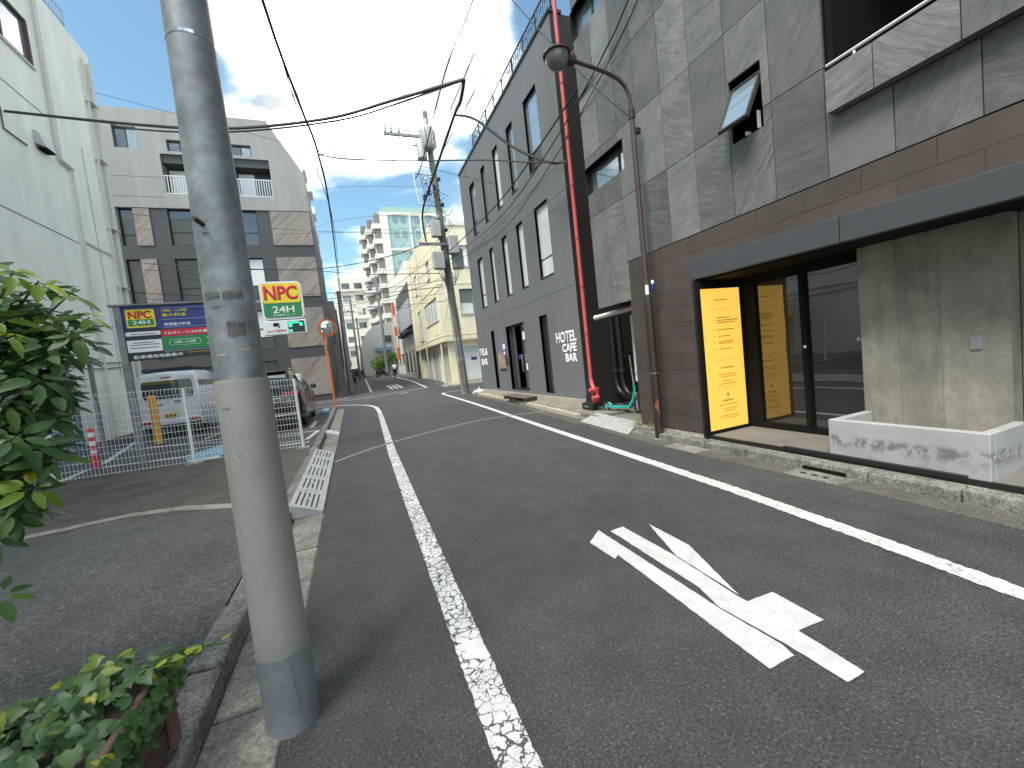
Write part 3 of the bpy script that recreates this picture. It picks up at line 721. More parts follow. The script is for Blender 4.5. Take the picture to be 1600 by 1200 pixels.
# recessed balcony with panelled parapet and handrail
for i, (a, b_) in enumerate(((2.43,2.075),(2.07,1.56),(1.555,1.0),(.995,.4),(.395,-.3))):
    yc = (a+b_)/2; zc = 3.485
    o = MB().box(0,.10,b_+.003-yc,a-yc,-.178,.178).build('parapet_panel','slate',sb); o.location = (4.245,yc,zc)
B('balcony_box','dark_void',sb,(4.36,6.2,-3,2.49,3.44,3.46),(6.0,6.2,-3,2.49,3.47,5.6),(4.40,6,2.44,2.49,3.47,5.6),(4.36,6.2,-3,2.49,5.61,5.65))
hr = T('handrail','white_frame',sb,[(4.345,2.47,3.755),(4.345,-.5,3.755)],.014,8)
for yy in (2.25,1.5,.8): T('handrail_post','white_frame',sb,[(4.345,yy,3.65),(4.345,yy,3.745)],.01,8)
B('balcony_sill','black_metal',sb,(4.348,4.40,-.3,2.43,3.30,3.66))
rebase(sb,(4.35,3,0))
# ---- backlit menu board on the return of the entrance
lb = thing('menu_lightbox','tall glowing yellow menu lightbox in black frame left of the glass door','sign')
B('casing','black_metal',lb,(4.225,5.03,4.06,4.098,.125,2.15))
B('casing_rim','matte_black',lb,(4.225,4.285,4.03,4.058,.125,2.15),(4.985,5.03,4.03,4.058,.125,2.15),(4.287,4.983,4.03,4.058,.125,.185),(4.287,4.983,4.03,4.058,2.05,2.15))
pnl = B('panel','lightbox',lb,(4.286,4.984,4.042,4.057,.186,2.049))
def dash(u0, u1, z, t=.011):
    m = MB(); u = u0
    while u < u1-.01:
        l = min(rnd.uniform(.012,.034), u1-u); m.box(u,u+l,4.0395,4.0415,z-t/2,z+t/2); u += l+.006
    m.build('print_line','lb_ink',lb)
def rule(u0, u1, z): B('print_rule','lb_ink',lb,(u0,u1,4.0395,4.0415,z-.0015,z+.0015))
dash(4.53,4.75,1.90); rule(4.45,4.87,1.78)
for z, a, b_ in ((1.665,4.55,4.78),(1.63,4.54,4.93),(1.60,4.54,4.86),(1.505,4.54,4.83),(1.42,4.55,4.77),(1.35,4.55,4.82),(1.325,4.55,4.80),(1.25,4.55,4.77)): dash(a,b_,z,.012)
for z in (1.63,1.505,1.42,1.34,1.25): dash(4.47,4.495,z)
rule(4.44,4.86,1.10); dash(4.64,4.66,1.06); dash(4.55,4.80,1.0,.016)
for z, a, b_ in ((.91,4.50,4.82),(.88,4.55,4.83),(.82,4.57,4.75),(.785,4.50,4.83)): dash(a,b_,z,.01)
rule(4.45,4.85,.745); dash(4.64,4.66,.72)
m = MB(); m.box(4.63,4.645,4.0395,4.0415,.615,.665); m.box(4.65,4.665,4.0395,4.0415,.61,.66); m.box(4.635,4.66,4.039,4.041,.632,.64); m.build('print_mark','lb_ink',lb)
dash(4.55,4.74,.56,.022)
for z, a, b_ in ((.505,4.48,4.82),(.45,4.56,4.8),(.42,4.56,4.76),(.355,4.48,4.83),(.325,4.5,4.80)): dash(a,b_,z,.01)
rebase(lb,(4.63,4.08,.125))
# ---- concrete trough
tr = thing('concrete_trough','low pale concrete planter trough with dark stain line beside the entrance','planter')
x0,x1,y0,y1,z0,z1 = 4.285,4.878,1.50,2.60,.13,.50; t = .07
MB().box(x0,x0+t,y0,y1,z0,z1).build('front_wall','planter_stained',tr,bevel=.006)
MB().box(x0+t+.001,x1,y0+.001,y0+t,z0,z1-.002).build('end_wall','planter_stained',tr,bevel=.006)
MB().box(x0+t+.001,x1,y1-t,y1-.001,z0,z1-.002).build('end_wall','planter_stained',tr,bevel=.006)
B('trough_floor','concrete_planter',tr,(x0+t+.001,x1,y0+t+.001,y1-t-.001,z0,z0+.12))
rebase(tr,(4.58,2.05,.13))
st = MB().box(4.248,4.283,1.62,3.05,.123,.165).build('step_edge','black_metal',bevel=.004,label='long black metal edging bar at the foot of the concrete trough',cat='edging')
# ---- street furniture at the kerb
gl = thing('drain_inlet','concrete kerb drain inlet with dark slot in front of the trough','drain')
B('cover','concrete_kerb',gl,(3.86,4.09,2.28,2.78,-.01,.014),bevel=.005)
B('slot','dark_void',gl,(4.082,4.098,2.36,2.74,.016,.05)); 
for k in range(3): B('hole','dark_void',gl,(3.95,3.985,2.43+k*.1,2.48+k*.1,.0145,.0165))
rebase(gl,(3.97,2.5,0))
cv = B('drain_cover','concrete_gutter',None,(3.86,4.095,3.9,4.45,-.01,.009),bevel=.004,label='pale concrete drain cover in the road near the lamp post foot',cat='drain')
cp = thing('kerb_plate','checkered steel ramp plate laid against the kerb before the scooter alley','ramp')
MB().hexa([(4.0,5.42,.002),(4.42,5.66,.002),(4.58,7.18,.002),(4.16,7.16,.002)],[(4.0,5.42,.016),(4.42,5.66,.125),(4.58,7.18,.125),(4.16,7.16,.016)]).build('plate','checker_plate',cp,bevel=.004)
m = MB()
for i in range(12):
    for j in range(5):
        u, v = (i+.5)/12, (j+.6)/5.6; x = 4.0+.16*u+.42*v; yy = 5.42+1.74*u+(.24-.22*u)*v; z = .016+.109*v
        a = .03 if (i+j) % 2 else -.03
        m.hexa([(x-.02,yy-a*.6-.006,z),(x+.02,yy+a*.6-.006,z+.01),(x+.02,yy+a*.6+.006,z+.01),(x-.02,yy-a*.6+.006,z)],[(x-.02,yy-a*.6-.006,z+.004),(x+.02,yy+a*.6-.006,z+.014),(x+.02,yy+a*.6+.006,z+.014),(x-.02,yy-a*.6+.006,z+.004)])
m.build('tread_ribs','checker_plate',cp,kind='stuff')
rebase(cp,(4.3,6.3,0))
# ---- lamp post
lp = thing('street_lamp','tall brown street lamp with curved arm and round glass bowl','street lamp')
bx, by = 4.15, 4.86
T('post_base','lamp_dark',lp,[(bx,by,.0),(bx,by,1.9),(bx,by,2.08),(bx,by,2.14)],[.062,.062,.058,.044],20)
T('post','lamp_brown',lp,[(bx,by,2.12),(bx,by,4.45),(bx,by,4.72)],[.042,.037,.034],16)
arm = [(bx,by,4.70),(bx-.005,by,4.86),(bx-.04,by,5.0),(bx-.12,by,5.10),(bx-.25,by,5.165),(bx-.45,by,5.215),(bx-.75,by,5.26),(bx-.92,by,5.285)]
T('arm','lamp_brown',lp,smooth_path(arm,3),.027,12)
T('arm_collar','lamp_dark',lp,[(bx,by,4.62),(bx,by,4.74)],.046,16)
hx = bx-1.13
MB().lathe([(.02,.05),(.06,.045),(.13,.03),(.17,.0),(.185,-.022),(.18,-.03),(.12,-.03)],(hx,by,5.33),24).build('lamp_hood','lamp_dark',lp,smooth=True)
MB().box(hx+.09,hx+.27,by-.06,by+.06,5.23,5.325).build('lamp_neck','lamp_dark',lp,bevel=.02,seg=2)
MB().lathe([(.155,-.03),(.152,-.07),(.13,-.13),(.09,-.175),(.04,-.195),(.005,-.2)],(hx,by,5.33),24).build('lamp_bowl','lens',lp,smooth=True)
MB().lathe([(.0645,0),(.0645,.012)],(bx,by,.98),20).build('post_band','galv_base',lp)
def patch(name, mat, parent, cx, cy, r, a0, a1, z0, z1, n=4, jag=0., t=.0015):
    m = MB(); q = random.Random(int(z0*1000+a0*10))
    for i in range(n):
        b0, b1 = math.radians(a0+(a1-a0)*i/n), math.radians(a0+(a1-a0)*(i+1)/n)
        zb, zt = z0+q.uniform(0,jag), z1-q.uniform(0,jag)
        P = [(cx+rr*math.cos(b), cy+rr*math.sin(b)) for rr in (r,r+t) for b in (b0,b1)]
        m.hexa([(*P[0],zb),(*P[1],zb),(*P[3],zb),(*P[2],zb)],[(*P[0],zt),(*P[1],zt),(*P[3],zt),(*P[2],zt)])
    return m.build(name, mat, parent)
patch('rust_patch','rust',lp,bx,by,.0625,205,250,.36,.62,6,.12)
patch('post_sticker','sign_white',lp,bx,by,.044,200,262,2.12,2.27)
B('lamp_sensor','sign_blue',lp,(bx+.03,bx+.075,by-.09,by-.05,2.19,2.27),bevel=.006); B('sensor_cap','sign_white',lp,(bx+.032,bx+.073,by-.088,by-.052,2.271,2.33),bevel=.01)
B('wire_bracket','black_metal',lp,(bx+.03,bx+.12,by-.03,by+.03,4.42,4.50),bevel=.008)
MB().lathe([(.085,0),(.07,.012)],(bx,by,.0),20).build('foot_collar','concrete_kerb',lp)
rebase(lp,(bx,by,0))
# ================================================================== grey hotel
XH = 5.0
ht = thing('hotel_building','grey three storey hotel with narrow upright windows and white lettering','building')
wy = [(14.47,15.11),(13.24,13.68),(11.96,12.44),(10.71,11.2),(9.15,9.94)]
H = [(a,b_,6.13,7.97) for a,b_ in wy]+[(a,b_,3.41,5.245) for a,b_ in wy]
GW = [(14.09,14.49,.36,2.48),(9.79,10.30,.35,2.48)]; DOOR = (11.38,12.93,.36,2.47)
m = wallx(XH,XH+.25,(8.2,16.2,.28,8.86),H+GW+[DOOR]); m.box(XH+.254,14,15.95,16.2,.0,8.86); m.box(XH+.254,14,8.46,15.94,8.6,8.86); m.box(13.7,14,8.46,15.94,0,8.59)
m.build('wall','hotel_grey',ht)
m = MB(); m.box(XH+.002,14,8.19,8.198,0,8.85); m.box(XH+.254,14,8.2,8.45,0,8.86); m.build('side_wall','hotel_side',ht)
B('roof_coping','black_metal',ht,(XH-.03,XH+.3,8.17,16.23,8.862,8.93))
for i, (a, b_, z0, z1) in enumerate(H):
    reveal_x(ht,XH+.02,XH+.24,a,b_,z0,z1,'hotel_grey')
    wide = b_-a > .55
    pm = ['pane_sky','pane_curtain'] if i >= 5 else ['pane_curtain','pane_sky']
    window_x(ht,XH,a,b_,z0,z1,.07,'window_frame','pane_sky',trans=(z0+.5,) if wide else (),fw=.022,paned=[['pane_sky'],['pane_sky'],['pane_curtain'],['pane_sky'],['pane_dark','pane_sky']][i % 5] if i < 5 else ['pane_curtain'])
    B('window_sill','window_frame',ht,(XH-.015,XH+.065,a+.002,b_-.002,z0+.001,z0+.022))
for (a, b_, z0, z1) in GW:
    reveal_x(ht,XH+.02,XH+.24,a,b_,z0,z1,'hotel_grey'); f = window_x(ht,XH,a,b_,z0,z1,.09,'black_metal','pane_dark',fw=.03)
B('blind_edge','white_frame',ht,(XH+.08,XH+.088,9.84,9.93,.5,2.25))
B('door_pull','chrome',ht,(XH+.05,XH+.075,9.83,9.85,1.05,1.35))
a, b_, z0, z1 = DOOR; reveal_x(ht,XH+.02,XH+.4,a,b_,z0,z1,'black_metal')
dr = window_x(ht,XH,a,b_,z0,z1,.12,'window_frame','pane_door',name='door',mull=(12.45,11.9),fw=.05)
B('door_notice','paper',ht,(XH+.112,XH+.118,11.62,11.8,1.95,2.2)); B('door_notice','paper',ht,(XH+.112,XH+.118,11.55,11.75,1.0,1.2))
B('door_handle','chrome',ht,(XH+.07,XH+.1,11.95,11.98,.95,1.5)); B('door_sign','sign_blue',ht,(XH+.112,XH+.118,12.1,12.3,1.35,1.5))
for k in range(7):
    ya = 8.21+k*1.14; B('plinth_stone','concrete_plinth',ht,(XH-.02,XH+.25,ya,min(ya+1.13,16.19),.0,.277),bevel=.006)
# lettering
yv = (0,-1,0); zv = (0,0,1)
text('lettering_hotel','HOTEL','letter_white',ht,(XH-.001,9.40,1.655),yv,zv,1.01,.28,.006,.03)
for body, yl, z, w in (('CAFE',9.12,1.415,.70),('BAR',8.99,1.17,.57)): text('lettering_'+body.lower(),body,'letter_white',ht,(XH-.004,yl,z),yv,zv,w,.215,.006,0,.05)
text('lettering_hotel','TEL&','letter_white',ht,(XH-.001,16.14,1.63),yv,zv,1.08,.28,.006,.03)
text('lettering_bar','BAR','letter_white',ht,(XH-.004,15.95,1.24),yv,zv,.78,.26,.006,0,.05)
for z in (2.95,5.72): B('wall_joint','hotel_side',ht,(XH-.0015,XH+.01,8.21,16.19,z-.004,z+.004))
# roof railing
for k in range(9): 
    yy = 8.3+k*.77; B('railing_post','black_metal',ht,(XH+.12,XH+.15,yy-.015,yy+.015,8.93,9.56))
for z in (9.05,9.54): B('railing_bar','black_metal',ht,(XH+.12,XH+.15,8.25,14.5,z-.012,z+.012))
m = MB()
for k in range(62): yy = 8.35+k*.1; m.box(XH+.13,XH+.14,yy-.006,yy+.006,9.06,9.52)
m.build('railing_balusters','black_metal',ht,kind='stuff')
m = MB()
for k in range(41): yy = 8.3+k*.15; m.tube([(XH+.135,yy,9.14),(XH+.135,yy+.12,9.3),(XH+.135,yy,9.46)],.007,4)
m.build('railing_scrolls','black_metal',ht,kind='stuff')
rebase(ht,(5.0,12,0))
def small(name, label, cat, group=None): return thing(name, label, cat, group=group)
nb = small('notice_board','brown wooden menu board hung on the grey wall left of the hotel door','notice board')
MB().box(XH-.06,XH-.002,13.2,13.78,1.08,1.62).build('board','tan_board',nb,bevel=.01); MB().box(XH-.066,XH-.061,13.27,13.71,1.15,1.56).build('menu_sheet','concrete_strip',nb)
rebase(nb,(XH,13.5,1.08))
pn2 = B('notice','purple',None,(XH-.03,XH-.003,13.0,13.28,1.50,1.95),label='small purple and white notice fixed beside the hotel door',cat='notice')
B('notice_text','sign_white',pn2,(XH-.034,XH-.031,13.05,13.28,1.75,1.92)); B('notice_text','sign_white',pn2,(XH-.034,XH-.031,13.12,13.25,1.56,1.66))
ic = MB().box(XH-.04,XH-.002,12.99,13.08,1.2,1.42).build('intercom','black_metal',bevel=.008,label='small black intercom box beside the hotel door frame',cat='intercom')
MB().lathe([(.012,0),(.012,.006)],(XH-.046,13.035,1.26),10,'x').build('call_button','chrome',ic); B('grille','galv_base',ic,(XH-.043,XH-.041,13.01,13.06,1.33,1.39))
ws = small('wooden_step','low brown wooden doorstep in front of the hotel entrance','step')
for k in range(4): MB().box(4.56+k*.105,4.66+k*.105,10.9,12.7,.20,.235).build('plank','wood_step',ws,bevel=.004)
for yy in (10.95,11.8,12.6): B('bearer','wood_step',ws,(4.58,4.96,yy,yy+.06,.10,.199))
rebase(ws,(4.77,11.8,.1))
wb_ = small('sandbag','white weight bag with upright handle at the far corner of the hotel','bag')
MB().lathe([(.05,0),(.2,.02),(.24,.07),(.2,.13),(.08,.16),(.02,.165)],(5.05,17.0,.06),14).build('bag','sign_white',wb_,smooth=True); T('handle','sign_white',wb_,[(5.05,17.0,.2),(5.05,17.0,.34)],.02,8); B('base','tyre',wb_,(4.98,5.12,16.9,17.1,0.0,.07))
rebase(wb_,(5.05,17,.0))
# ================================================================== things in the alley beside the hotel
rp = thing('standpipe','tall red fire riser pipe climbing the hotel corner','pipe')
px, py = 4.86, 7.72
T('pipe','red_pipe',rp,smooth_path([(px,py,.75),(px,py,1.3),(px,py,4),(px,py,8.2),(px,py,8.75),(px,py+.02,8.86),(px+.1,py+.06,8.93),(px+.25,py+.1,8.93)],4),.042,14)
T('pipe_bend','red_pipe',rp,smooth_path([(px,py,.76),(px-.01,py-.06,.62),(px-.02,py-.16,.52),(px-.02,py-.24,.50)],3),.046,14)
for dz, dy in ((.0,-.24),(.10,-.2)):
    MB().lathe([(.035,0),(.038,.02),(.042,.11),(.05,.115),(.05,.145),(.025,.15)],(0,0,0),14,'x').build('hose_inlet','red_pipe',rp,smooth=True).location = (px-.2,py-.3+dz,.40+dz*1.6)
T('inlet_body','red_dark',rp,[(px-.02,py-.2,.30),(px-.02,py-.24,.60)],.052,14)
T('pipe_leg','red_dark',rp,[(px+.02,py,.06),(px,py,.76)],.03,10)
for z in (1.75,2.75,3.8,4.9,5.9,7.0): MB().lathe([(.048,0),(.048,.04)],(px,py,z),14).build('pipe_clamp','red_dark',rp)
T('pipe_branch','red_pipe',rp,[(px,py,7.35),(px+.1,py-.5,7.4)],.018,8)
rebase(rp,(px,py,.06))
bd = thing('leaning_board','black board leaning on the hotel corner with a black weight at its foot','board')
MB().hexa([(4.86,7.62,.11),(4.9,7.6,.11),(4.95,8.12,.11),(4.91,8.14,.11)],[(4.93,7.80,.92),(4.96,7.79,.92),(4.985,7.98,.92),(4.955,7.99,.92)]).build('panel','black_metal',bd)
MB().box(4.72,4.86,7.55,8.0,.11,.26).build('weight','black_metal',bd,bevel=.04,seg=2); B('weight_label','galv',bd,(4.715,4.719,7.68,7.9,.17,.2))
rebase(bd,(4.85,7.85,.11))
def wheel(name, parent, c, r, w, tyre='tyre', hub='rim', axis='x', spokes=0, hubr=.45):
    o = MB().lathe([(r*.80,-w*.3),(r*.93,-w*.5),(r,-w*.25),(r,w*.25),(r*.93,w*.5),(r*.80,w*.3)],c,24,axis)
    return o
def wheel_thing(parent, c, r, w, axis='x', tyre='tyre', hub='rim', spokes=0, solid=True, name='wheel'):
    wo_ = bpy.data.objects.new(name,None)
    m = MB(); n = 24; prof = [(r-w,0),(r-w*.7,w*.45),(r-w*.15,w*.4),(r,0),(r-w*.15,-w*.4),(r-w*.7,-w*.45)]
    for i in range(n):
        pass
    vs = []; fs = []; c = Vector(c)
    for i in range(n):
        a = 2*math.pi*i/n
        for (rr, h) in prof:
            u, v = rr*math.cos(a), rr*math.sin(a); vs.append(c+(Vector((h,u,v)) if axis == 'x' else Vector((u,h,v))))
    k = len(prof)
    for i in range(n):
        for j in range(k): fs.append((i*k+j,i*k+(j+1)%k,((i+1)%n)*k+(j+1)%k,((i+1)%n)*k+j))
    m.add(vs,fs); wobj = m.build(name,tyre,parent,smooth=True)
    if solid: MB().lathe([(.01,-w*.36),((r-w)*.7,-w*.4),((r-w)*1.02,-w*.25),((r-w)*1.02,w*.25),((r-w)*.7,w*.4),(.01,w*.36)],c,20,axis).build('hub',hub,wobj,smooth=True)
    else:
        MB().lathe([(.018,-.03),(.018,.03)],c,10,axis).build('hub',hub,wobj)
        mm = MB()
        for i in range(spokes):
            a = 2*math.pi*i/spokes; u, v = (r-w)*math.cos(a),(r-w)*math.sin(a)
            mm.tube([c+Vector((.02*(-1)**i,0,0) if axis == 'x' else (0,.02*(-1)**i,0)),c+(Vector((0,u,v)) if axis == 'x' else Vector((u,0,v)))],.0018,4)
        mm.build('spokes','galv_base',wobj,kind='stuff')
    return wobj
# e-scooter: rear wheel towards the street, stem deeper in
sc = thing('electric_scooter','teal electric kick scooter parked in the dark alley','scooter')
wheel_thing(sc,(0,0,.115),.115,.055); wheel_thing(sc,(0,.92,.115),.115,.055)
MB().hexa([(-.07,.12,.10),(.07,.12,.10),(.07,.72,.10),(-.07,.72,.10)],[(-.075,.10,.155),(.075,.10,.155),(.07,.76,.16),(-.07,.76,.16)]).build('deck','teal',sc,bevel=.015,seg=2)
B('deck_mat','tyre',sc,(-.06,.06,.16,.70,.157,.163))
MB().tube([(0,.0,.14),(0,.08,.19),(0,.16,.15)],[.02,.03,.03],10).build('rear_fender','teal',sc,smooth=True)
T('neck','teal',sc,[(0,.70,.15),(0,.80,.25),(0,.87,.46),(0,.85,.56)],[.04,.042,.038,.035],12)
T('fork','scooter_grey',sc,[(0,.92,.12),(0,.89,.40)],[.035,.03],10)
T('stem','scooter_grey',sc,[(0,.86,.50),(0,.80,1.12)],.022,10)
T('handlebar','black_metal',sc,[(-.25,.77,1.13),(-.08,.79,1.14),(.08,.79,1.14),(.25,.77,1.13)],.014,8)
for s_ in (-1,1): T('grip','tyre',sc,[(s_*.16,.78,1.133),(s_*.26,.765,1.13)],.019,8); T('brake_lever','galv_base',sc,[(s_*.13,.80,1.125),(s_*.22,.83,1.10)],.006,6)
MB().box(-.03,.03,.77,.82,1.10,1.16).build('display','black_metal',sc,bevel=.008)
T('kickstand','black_metal',sc,[(-.06,.3,.11),(-.12,.26,.0)],.008,6); MB().lathe([(.03,-.032),(.03,.032)],(0,0,.115),16,'x').build('rear_hub_cap','teal',sc)
sc.location = (4.93,7.32,.06); sc.rotation_euler = (0,0,math.radians(-158)); sc.scale = (.95,.80,1.06)
# share bicycle half hidden behind the brown wall
bk = thing('bicycle','black bicycle with red tag half hidden behind the brown tiled wall','bicycle')
def bicycle(root, frame='black_metal', r=.31):
    wheel_thing(root,(0,0,r),r,.045,'x','tyre','rim',18,False); wheel_thing(root,(0,1.05,r),r,.045,'x','tyre','rim',18,False)
    m = MB()
    for a, b_ in (((0,0,r),(0,.42,.30)),((0,0,r),(0,.33,.72)),((0,.42,.30),(0,.30,.86)),((0,.42,.30),(0,.90,.62)),((0,.34,.62),(0,.88,.76)),((0,.92,.58),(0,.86,.92))): m.tube([a,b_],.016,8)
    m.build('frame',frame,root,smooth=True)
    T('fork',frame,root,[(0,.92,.58),(0,1.05,r)],.014,8)
    T('handlebar','chrome',root,smooth_path([(-.27,.72,.98),(-.2,.80,.98),(-.05,.86,.95),(.05,.86,.95),(.2,.80,.98),(.27,.72,.98)],2),.012,8)
    MB().hexa([(-.08,.14,.86),(.08,.14,.86),(.025,.42,.87),(-.025,.42,.87)],[(-.085,.13,.91),(.085,.13,.91),(.03,.42,.90),(-.03,.42,.90)]).build('saddle','tyre',root,bevel=.012)
    MB().lathe([(.09,-.01),(.09,.01)],(.03,.42,.30),16,'x').build('chainring','galv_base',root)
    T('crank','galv_base',root,[(-.07,.42,.14),(-.05,.42,.14),(-.05,.42,.46),(.05,.42,.46),(.1,.42,.46)],.01,6)
    m = MB(); 
    for k in range(9):
        a0, a1 = math.radians(20+k*17), math.radians(37+k*17)
        P = [(r+.025)*Vector((0,math.cos(a),math.sin(a))) for a in (a0,a1)]
        for c in ((0,0,r),(0,1.05,r)): m.hexa([Vector(c)+P[0]+Vector((-.025,0,0)),Vector(c)+P[0]+Vector((.025,0,0)),Vector(c)+P[1]+Vector((.025,0,0)),Vector(c)+P[1]+Vector((-.025,0,0))],[Vector(c)+P[0]*1.02+Vector((-.025,0,0)),Vector(c)+P[0]*1.02+Vector((.025,0,0)),Vector(c)+P[1]*1.02+Vector((.025,0,0)),Vector(c)+P[1]*1.02+Vector((-.025,0,0))])
    m.build('mudguards',frame,root)
bicycle(bk)
MB().box(-.012,.012,.80,.92,.98,1.32).build('red_tag','sign_red',bk,bevel=.004)
for k in range(4): B('tag_print','sign_white',bk,(-.016,-.0125,.83,.89,1.02+k*.07,1.06+k*.07))
bk.location = (5.05,6.0,.06); bk.rotation_euler = (0,0,math.radians(-104))
dp = thing('drain_pipe','cream drain pipe bent along the alley soffit and down the wall end','pipe')
T('pipe','white_pipe',dp,smooth_path([(4.72,7.1,2.05),(4.72,6.2,2.07),(4.72,5.92,2.08),(4.72,5.83,2.05),(4.72,5.80,1.97),(4.72,5.80,1.5),(4.72,5.80,1.40)],4),.045,14)
MB().lathe([(.052,0),(.052,.05)],(4.72,7.06,2.05),14,'y').build('pipe_socket','white_pipe',dp); MB().lathe([(.06,0),(.06,.03)],(4.72,5.80,1.40),14).build('pipe_socket','white_pipe',dp)
T('pipe_lower','galv',dp,[(4.72,5.80,.06),(4.72,5.80,1.40)],.03,10); MB().lathe([(.052,0),(.052,.04)],(4.72,5.80,1.9),14).build('pipe_socket','white_pipe',dp)
rebase(dp,(4.72,6.4,.06))
cb = MB().box(4.85,5.0,6.05,6.20,.75,1.98).build('cable_cover','white_pipe',bevel=.01,label='tall cream cover strip on the alley wall behind the scooter',cat='cover')
B('cover_clip','box_grey',cb,(4.84,4.849,6.06,6.19,1.85,1.9)); B('cover_clip','box_grey',cb,(4.84,4.849,6.06,6.19,.9,.95))
for k, (dy, lab) in enumerate(((8.05,'left one of two big black drain pipes bending in the dark alley'),(7.78,'right one of two big black drain pipes bending in the dark alley'))):
    p = thing('black_pipe',lab,'pipe',group='black pipes in the alley')
    T('pipe','black_metal',p,smooth_path([(5.75,dy,2.1),(5.75,dy,1.0),(5.75,dy,.62),(5.75,dy-.1,.40),(5.75,dy-.3,.30),(5.75,dy-.9,.28)],4),.07,14)
    MB().lathe([(.085,0),(.085,.06)],(5.75,dy,.84),14).build('pipe_socket','tyre',p); rebase(p,(5.75,dy,.2))
ab = MB(); ab.box(7.5,7.7,5.5,8.18,0,2.3); ab.build('alley_wall','black_metal',label='black back wall closing the scooter alley',cat='wall')
# ================================================================== foreground steel pole
fp = thing('steel_pole','huge galvanised steel pole with grey sleeve standing at the left gutter','pole')
cx, cy = -.416, 1.965
T('shaft','galv',fp,[(cx,cy,1.4),(cx+.004,cy,2.2),(cx+.004,cy,3.2),(cx+.004,cy,9.)],[.0912,.085,.074,.05],40)
T('sleeve','galv_sleeve',fp,[(cx,cy,.33),(cx,cy,1.47),(cx,cy,1.482)],[.101,.0965,.093],40)
T('base_sleeve','galv_base',fp,[(cx,cy,-.02),(cx,cy,.335)],[.1045,.1025],40)
T('dent','residue',fp,[(cx+.035,cy-.0975,.33),(cx+.041,cy-.0965,.23),(cx+.05,cy-.093,.10)],[.0012,.0022,.001],5)
T('band','chrome',fp,[(cx+.004,cy,2.785),(cx+.004,cy,2.797)],[.080,.080],40)
T('climbing_bolt','lamp_dark',fp,[(cx-.02,cy-.05,2.07),(cx-.045,cy-.130,2.085)],.009,8); MB().lathe([(.02,0),(.02,.006)],(cx-.025,cy-.085,2.065),10,'y').build('bolt_plate','galv',fp)
for (a0, a1, z0, z1, mt, n, jg) in ((225,262,1.795,1.825,'residue',26,.010),(268,318,1.785,1.83,'residue',34,.012),(240,262,1.758,1.772,'residue',14,.005),(268,308,1.64,1.71,'residue',30,.014),(235,258,1.575,1.585,'pole_band',6,.002),(285,312,1.59,1.602,'pole_band',6,.002),(228,250,1.37,1.373,'residue',2,0),(236,243,.70,.715,'residue',6,.004),(252,258,1.18,1.186,'residue',1,0)):
    patch('tape_residue',mt,fp,cx,cy,(.0985 if z0 < 1. else .0976) if z0 < 1.45 else .0905-.0080*(z0-1.4)+.0012,a0,a1,z0,z1,n,jg,.0006)
rebase(fp,(cx,cy,0))
# ================================================================== ramp plates in the gutter
ra = thing('kerb_ramp','grey slotted plastic kerb ramp laid in the gutter in five sections','ramp')
y = 4.80
for k in range(5):
    L = .715; m = MB(); xa, xb, za, zb = -.775,-.462,.165,.035; ya, yb = y+.004, y+L-.004
    zt = lambda x: za+(zb-za)*(x-xa)/(xb-xa)
    holes = []
    for i in range(5):
        x0 = xa+.045+i*.048
        if i == 2: holes += [(x0,x0+.016,ya+.10,ya+.36),(x0,x0+.016,ya+.42,ya+.60)]
        else: holes += [(x0,x0+.016,ya+.08,yb-.10)]
    for (a0,a1,b0,b1) in rect_minus((xa,xb,ya,yb),holes):
        m.hexa([(a0,b0,zt(a0)-.02),(a1,b0,zt(a1)-.02),(a1,b1,zt(a1)-.02),(a0,b1,zt(a0)-.02)],[(a0,b0,zt(a0)),(a1,b0,zt(a1)),(a1,b1,zt(a1)),(a0,b1,zt(a0))])
    o = m.build('ramp_section','ramp_grey',ra)
    m = MB(); m.prism([(xa,ya+.001,.01),(xb,ya+.001,.008),(xb,ya+.001,zb-.021),(xa,ya+.001,za-.021)],(0,.02,0)); m.prism([(xa,yb-.021,.01),(xb,yb-.021,.008),(xb,yb-.021,zb-.021),(xa,yb-.021,za-.021)],(0,.02,0))
    m.box(xb-.012,xb,ya+.022,yb-.022,.008,zb-.021); m.build('ramp_web','ramp_grey',o)
    y += L
rebase(ra,(-.62,6.6,0))
lr = MB().hexa([(-.74,10.9,.007),(-.46,10.9,.007),(-.46,11.5,.007),(-.74,11.5,.007)],[(-.74,10.9,.12),(-.46,10.9,.02),(-.46,11.5,.02),(-.74,11.5,.12)]).build('ramp_block','checker_plate',label='small pale ramp block in the gutter beyond the slotted ramp',cat='ramp')
# ================================================================== mesh fence
fe = thing('mesh_fence','white welded wire mesh fence with folded top along the car park edge','fence')
fy = 8.93
def ft(x): return 1.50+.03*(-x-1.0)
def fb(x): return lz(x)+.03
for x in (-7.3,-4.72,-2.81,-1.04): T('post','fence_white',fe,[(x,fy+.03,lz(x)-.05),(x,fy+.03,ft(x)-.02)],.028,10); MB().box(x-.12,x+.12,fy-.06,fy+.14,lz(x)-.02,lz(x)+.03).build('post_foot','concrete_strip',fe,bevel=.01)
m = MB(); x = -7.25
while x < -1.0:
    a, b_ = fb(x), ft(x)
    m.tube([(x,fy,a),(x,fy,b_-.12),(x,fy-.035,b_-.06),(x,fy+.02,b_)],.0026,4); x += .053
m.build('wire_mesh','fence_white',fe,kind='stuff')
for k in range(12):
    f = k/11; xs = [-7.25,-4.7,-2.8,-1.02]
    dy = (-.03 if k == 10 else .015 if k == 11 else 0)
    T('cross_wire','fence_white',fe,[(x,fy+dy,fb(x)+(ft(x)-fb(x)-.01)*(f*.92+(.08 if k > 9 else .02))) for x in xs],.0032,5)
rebase(fe,(-4,fy,.15))
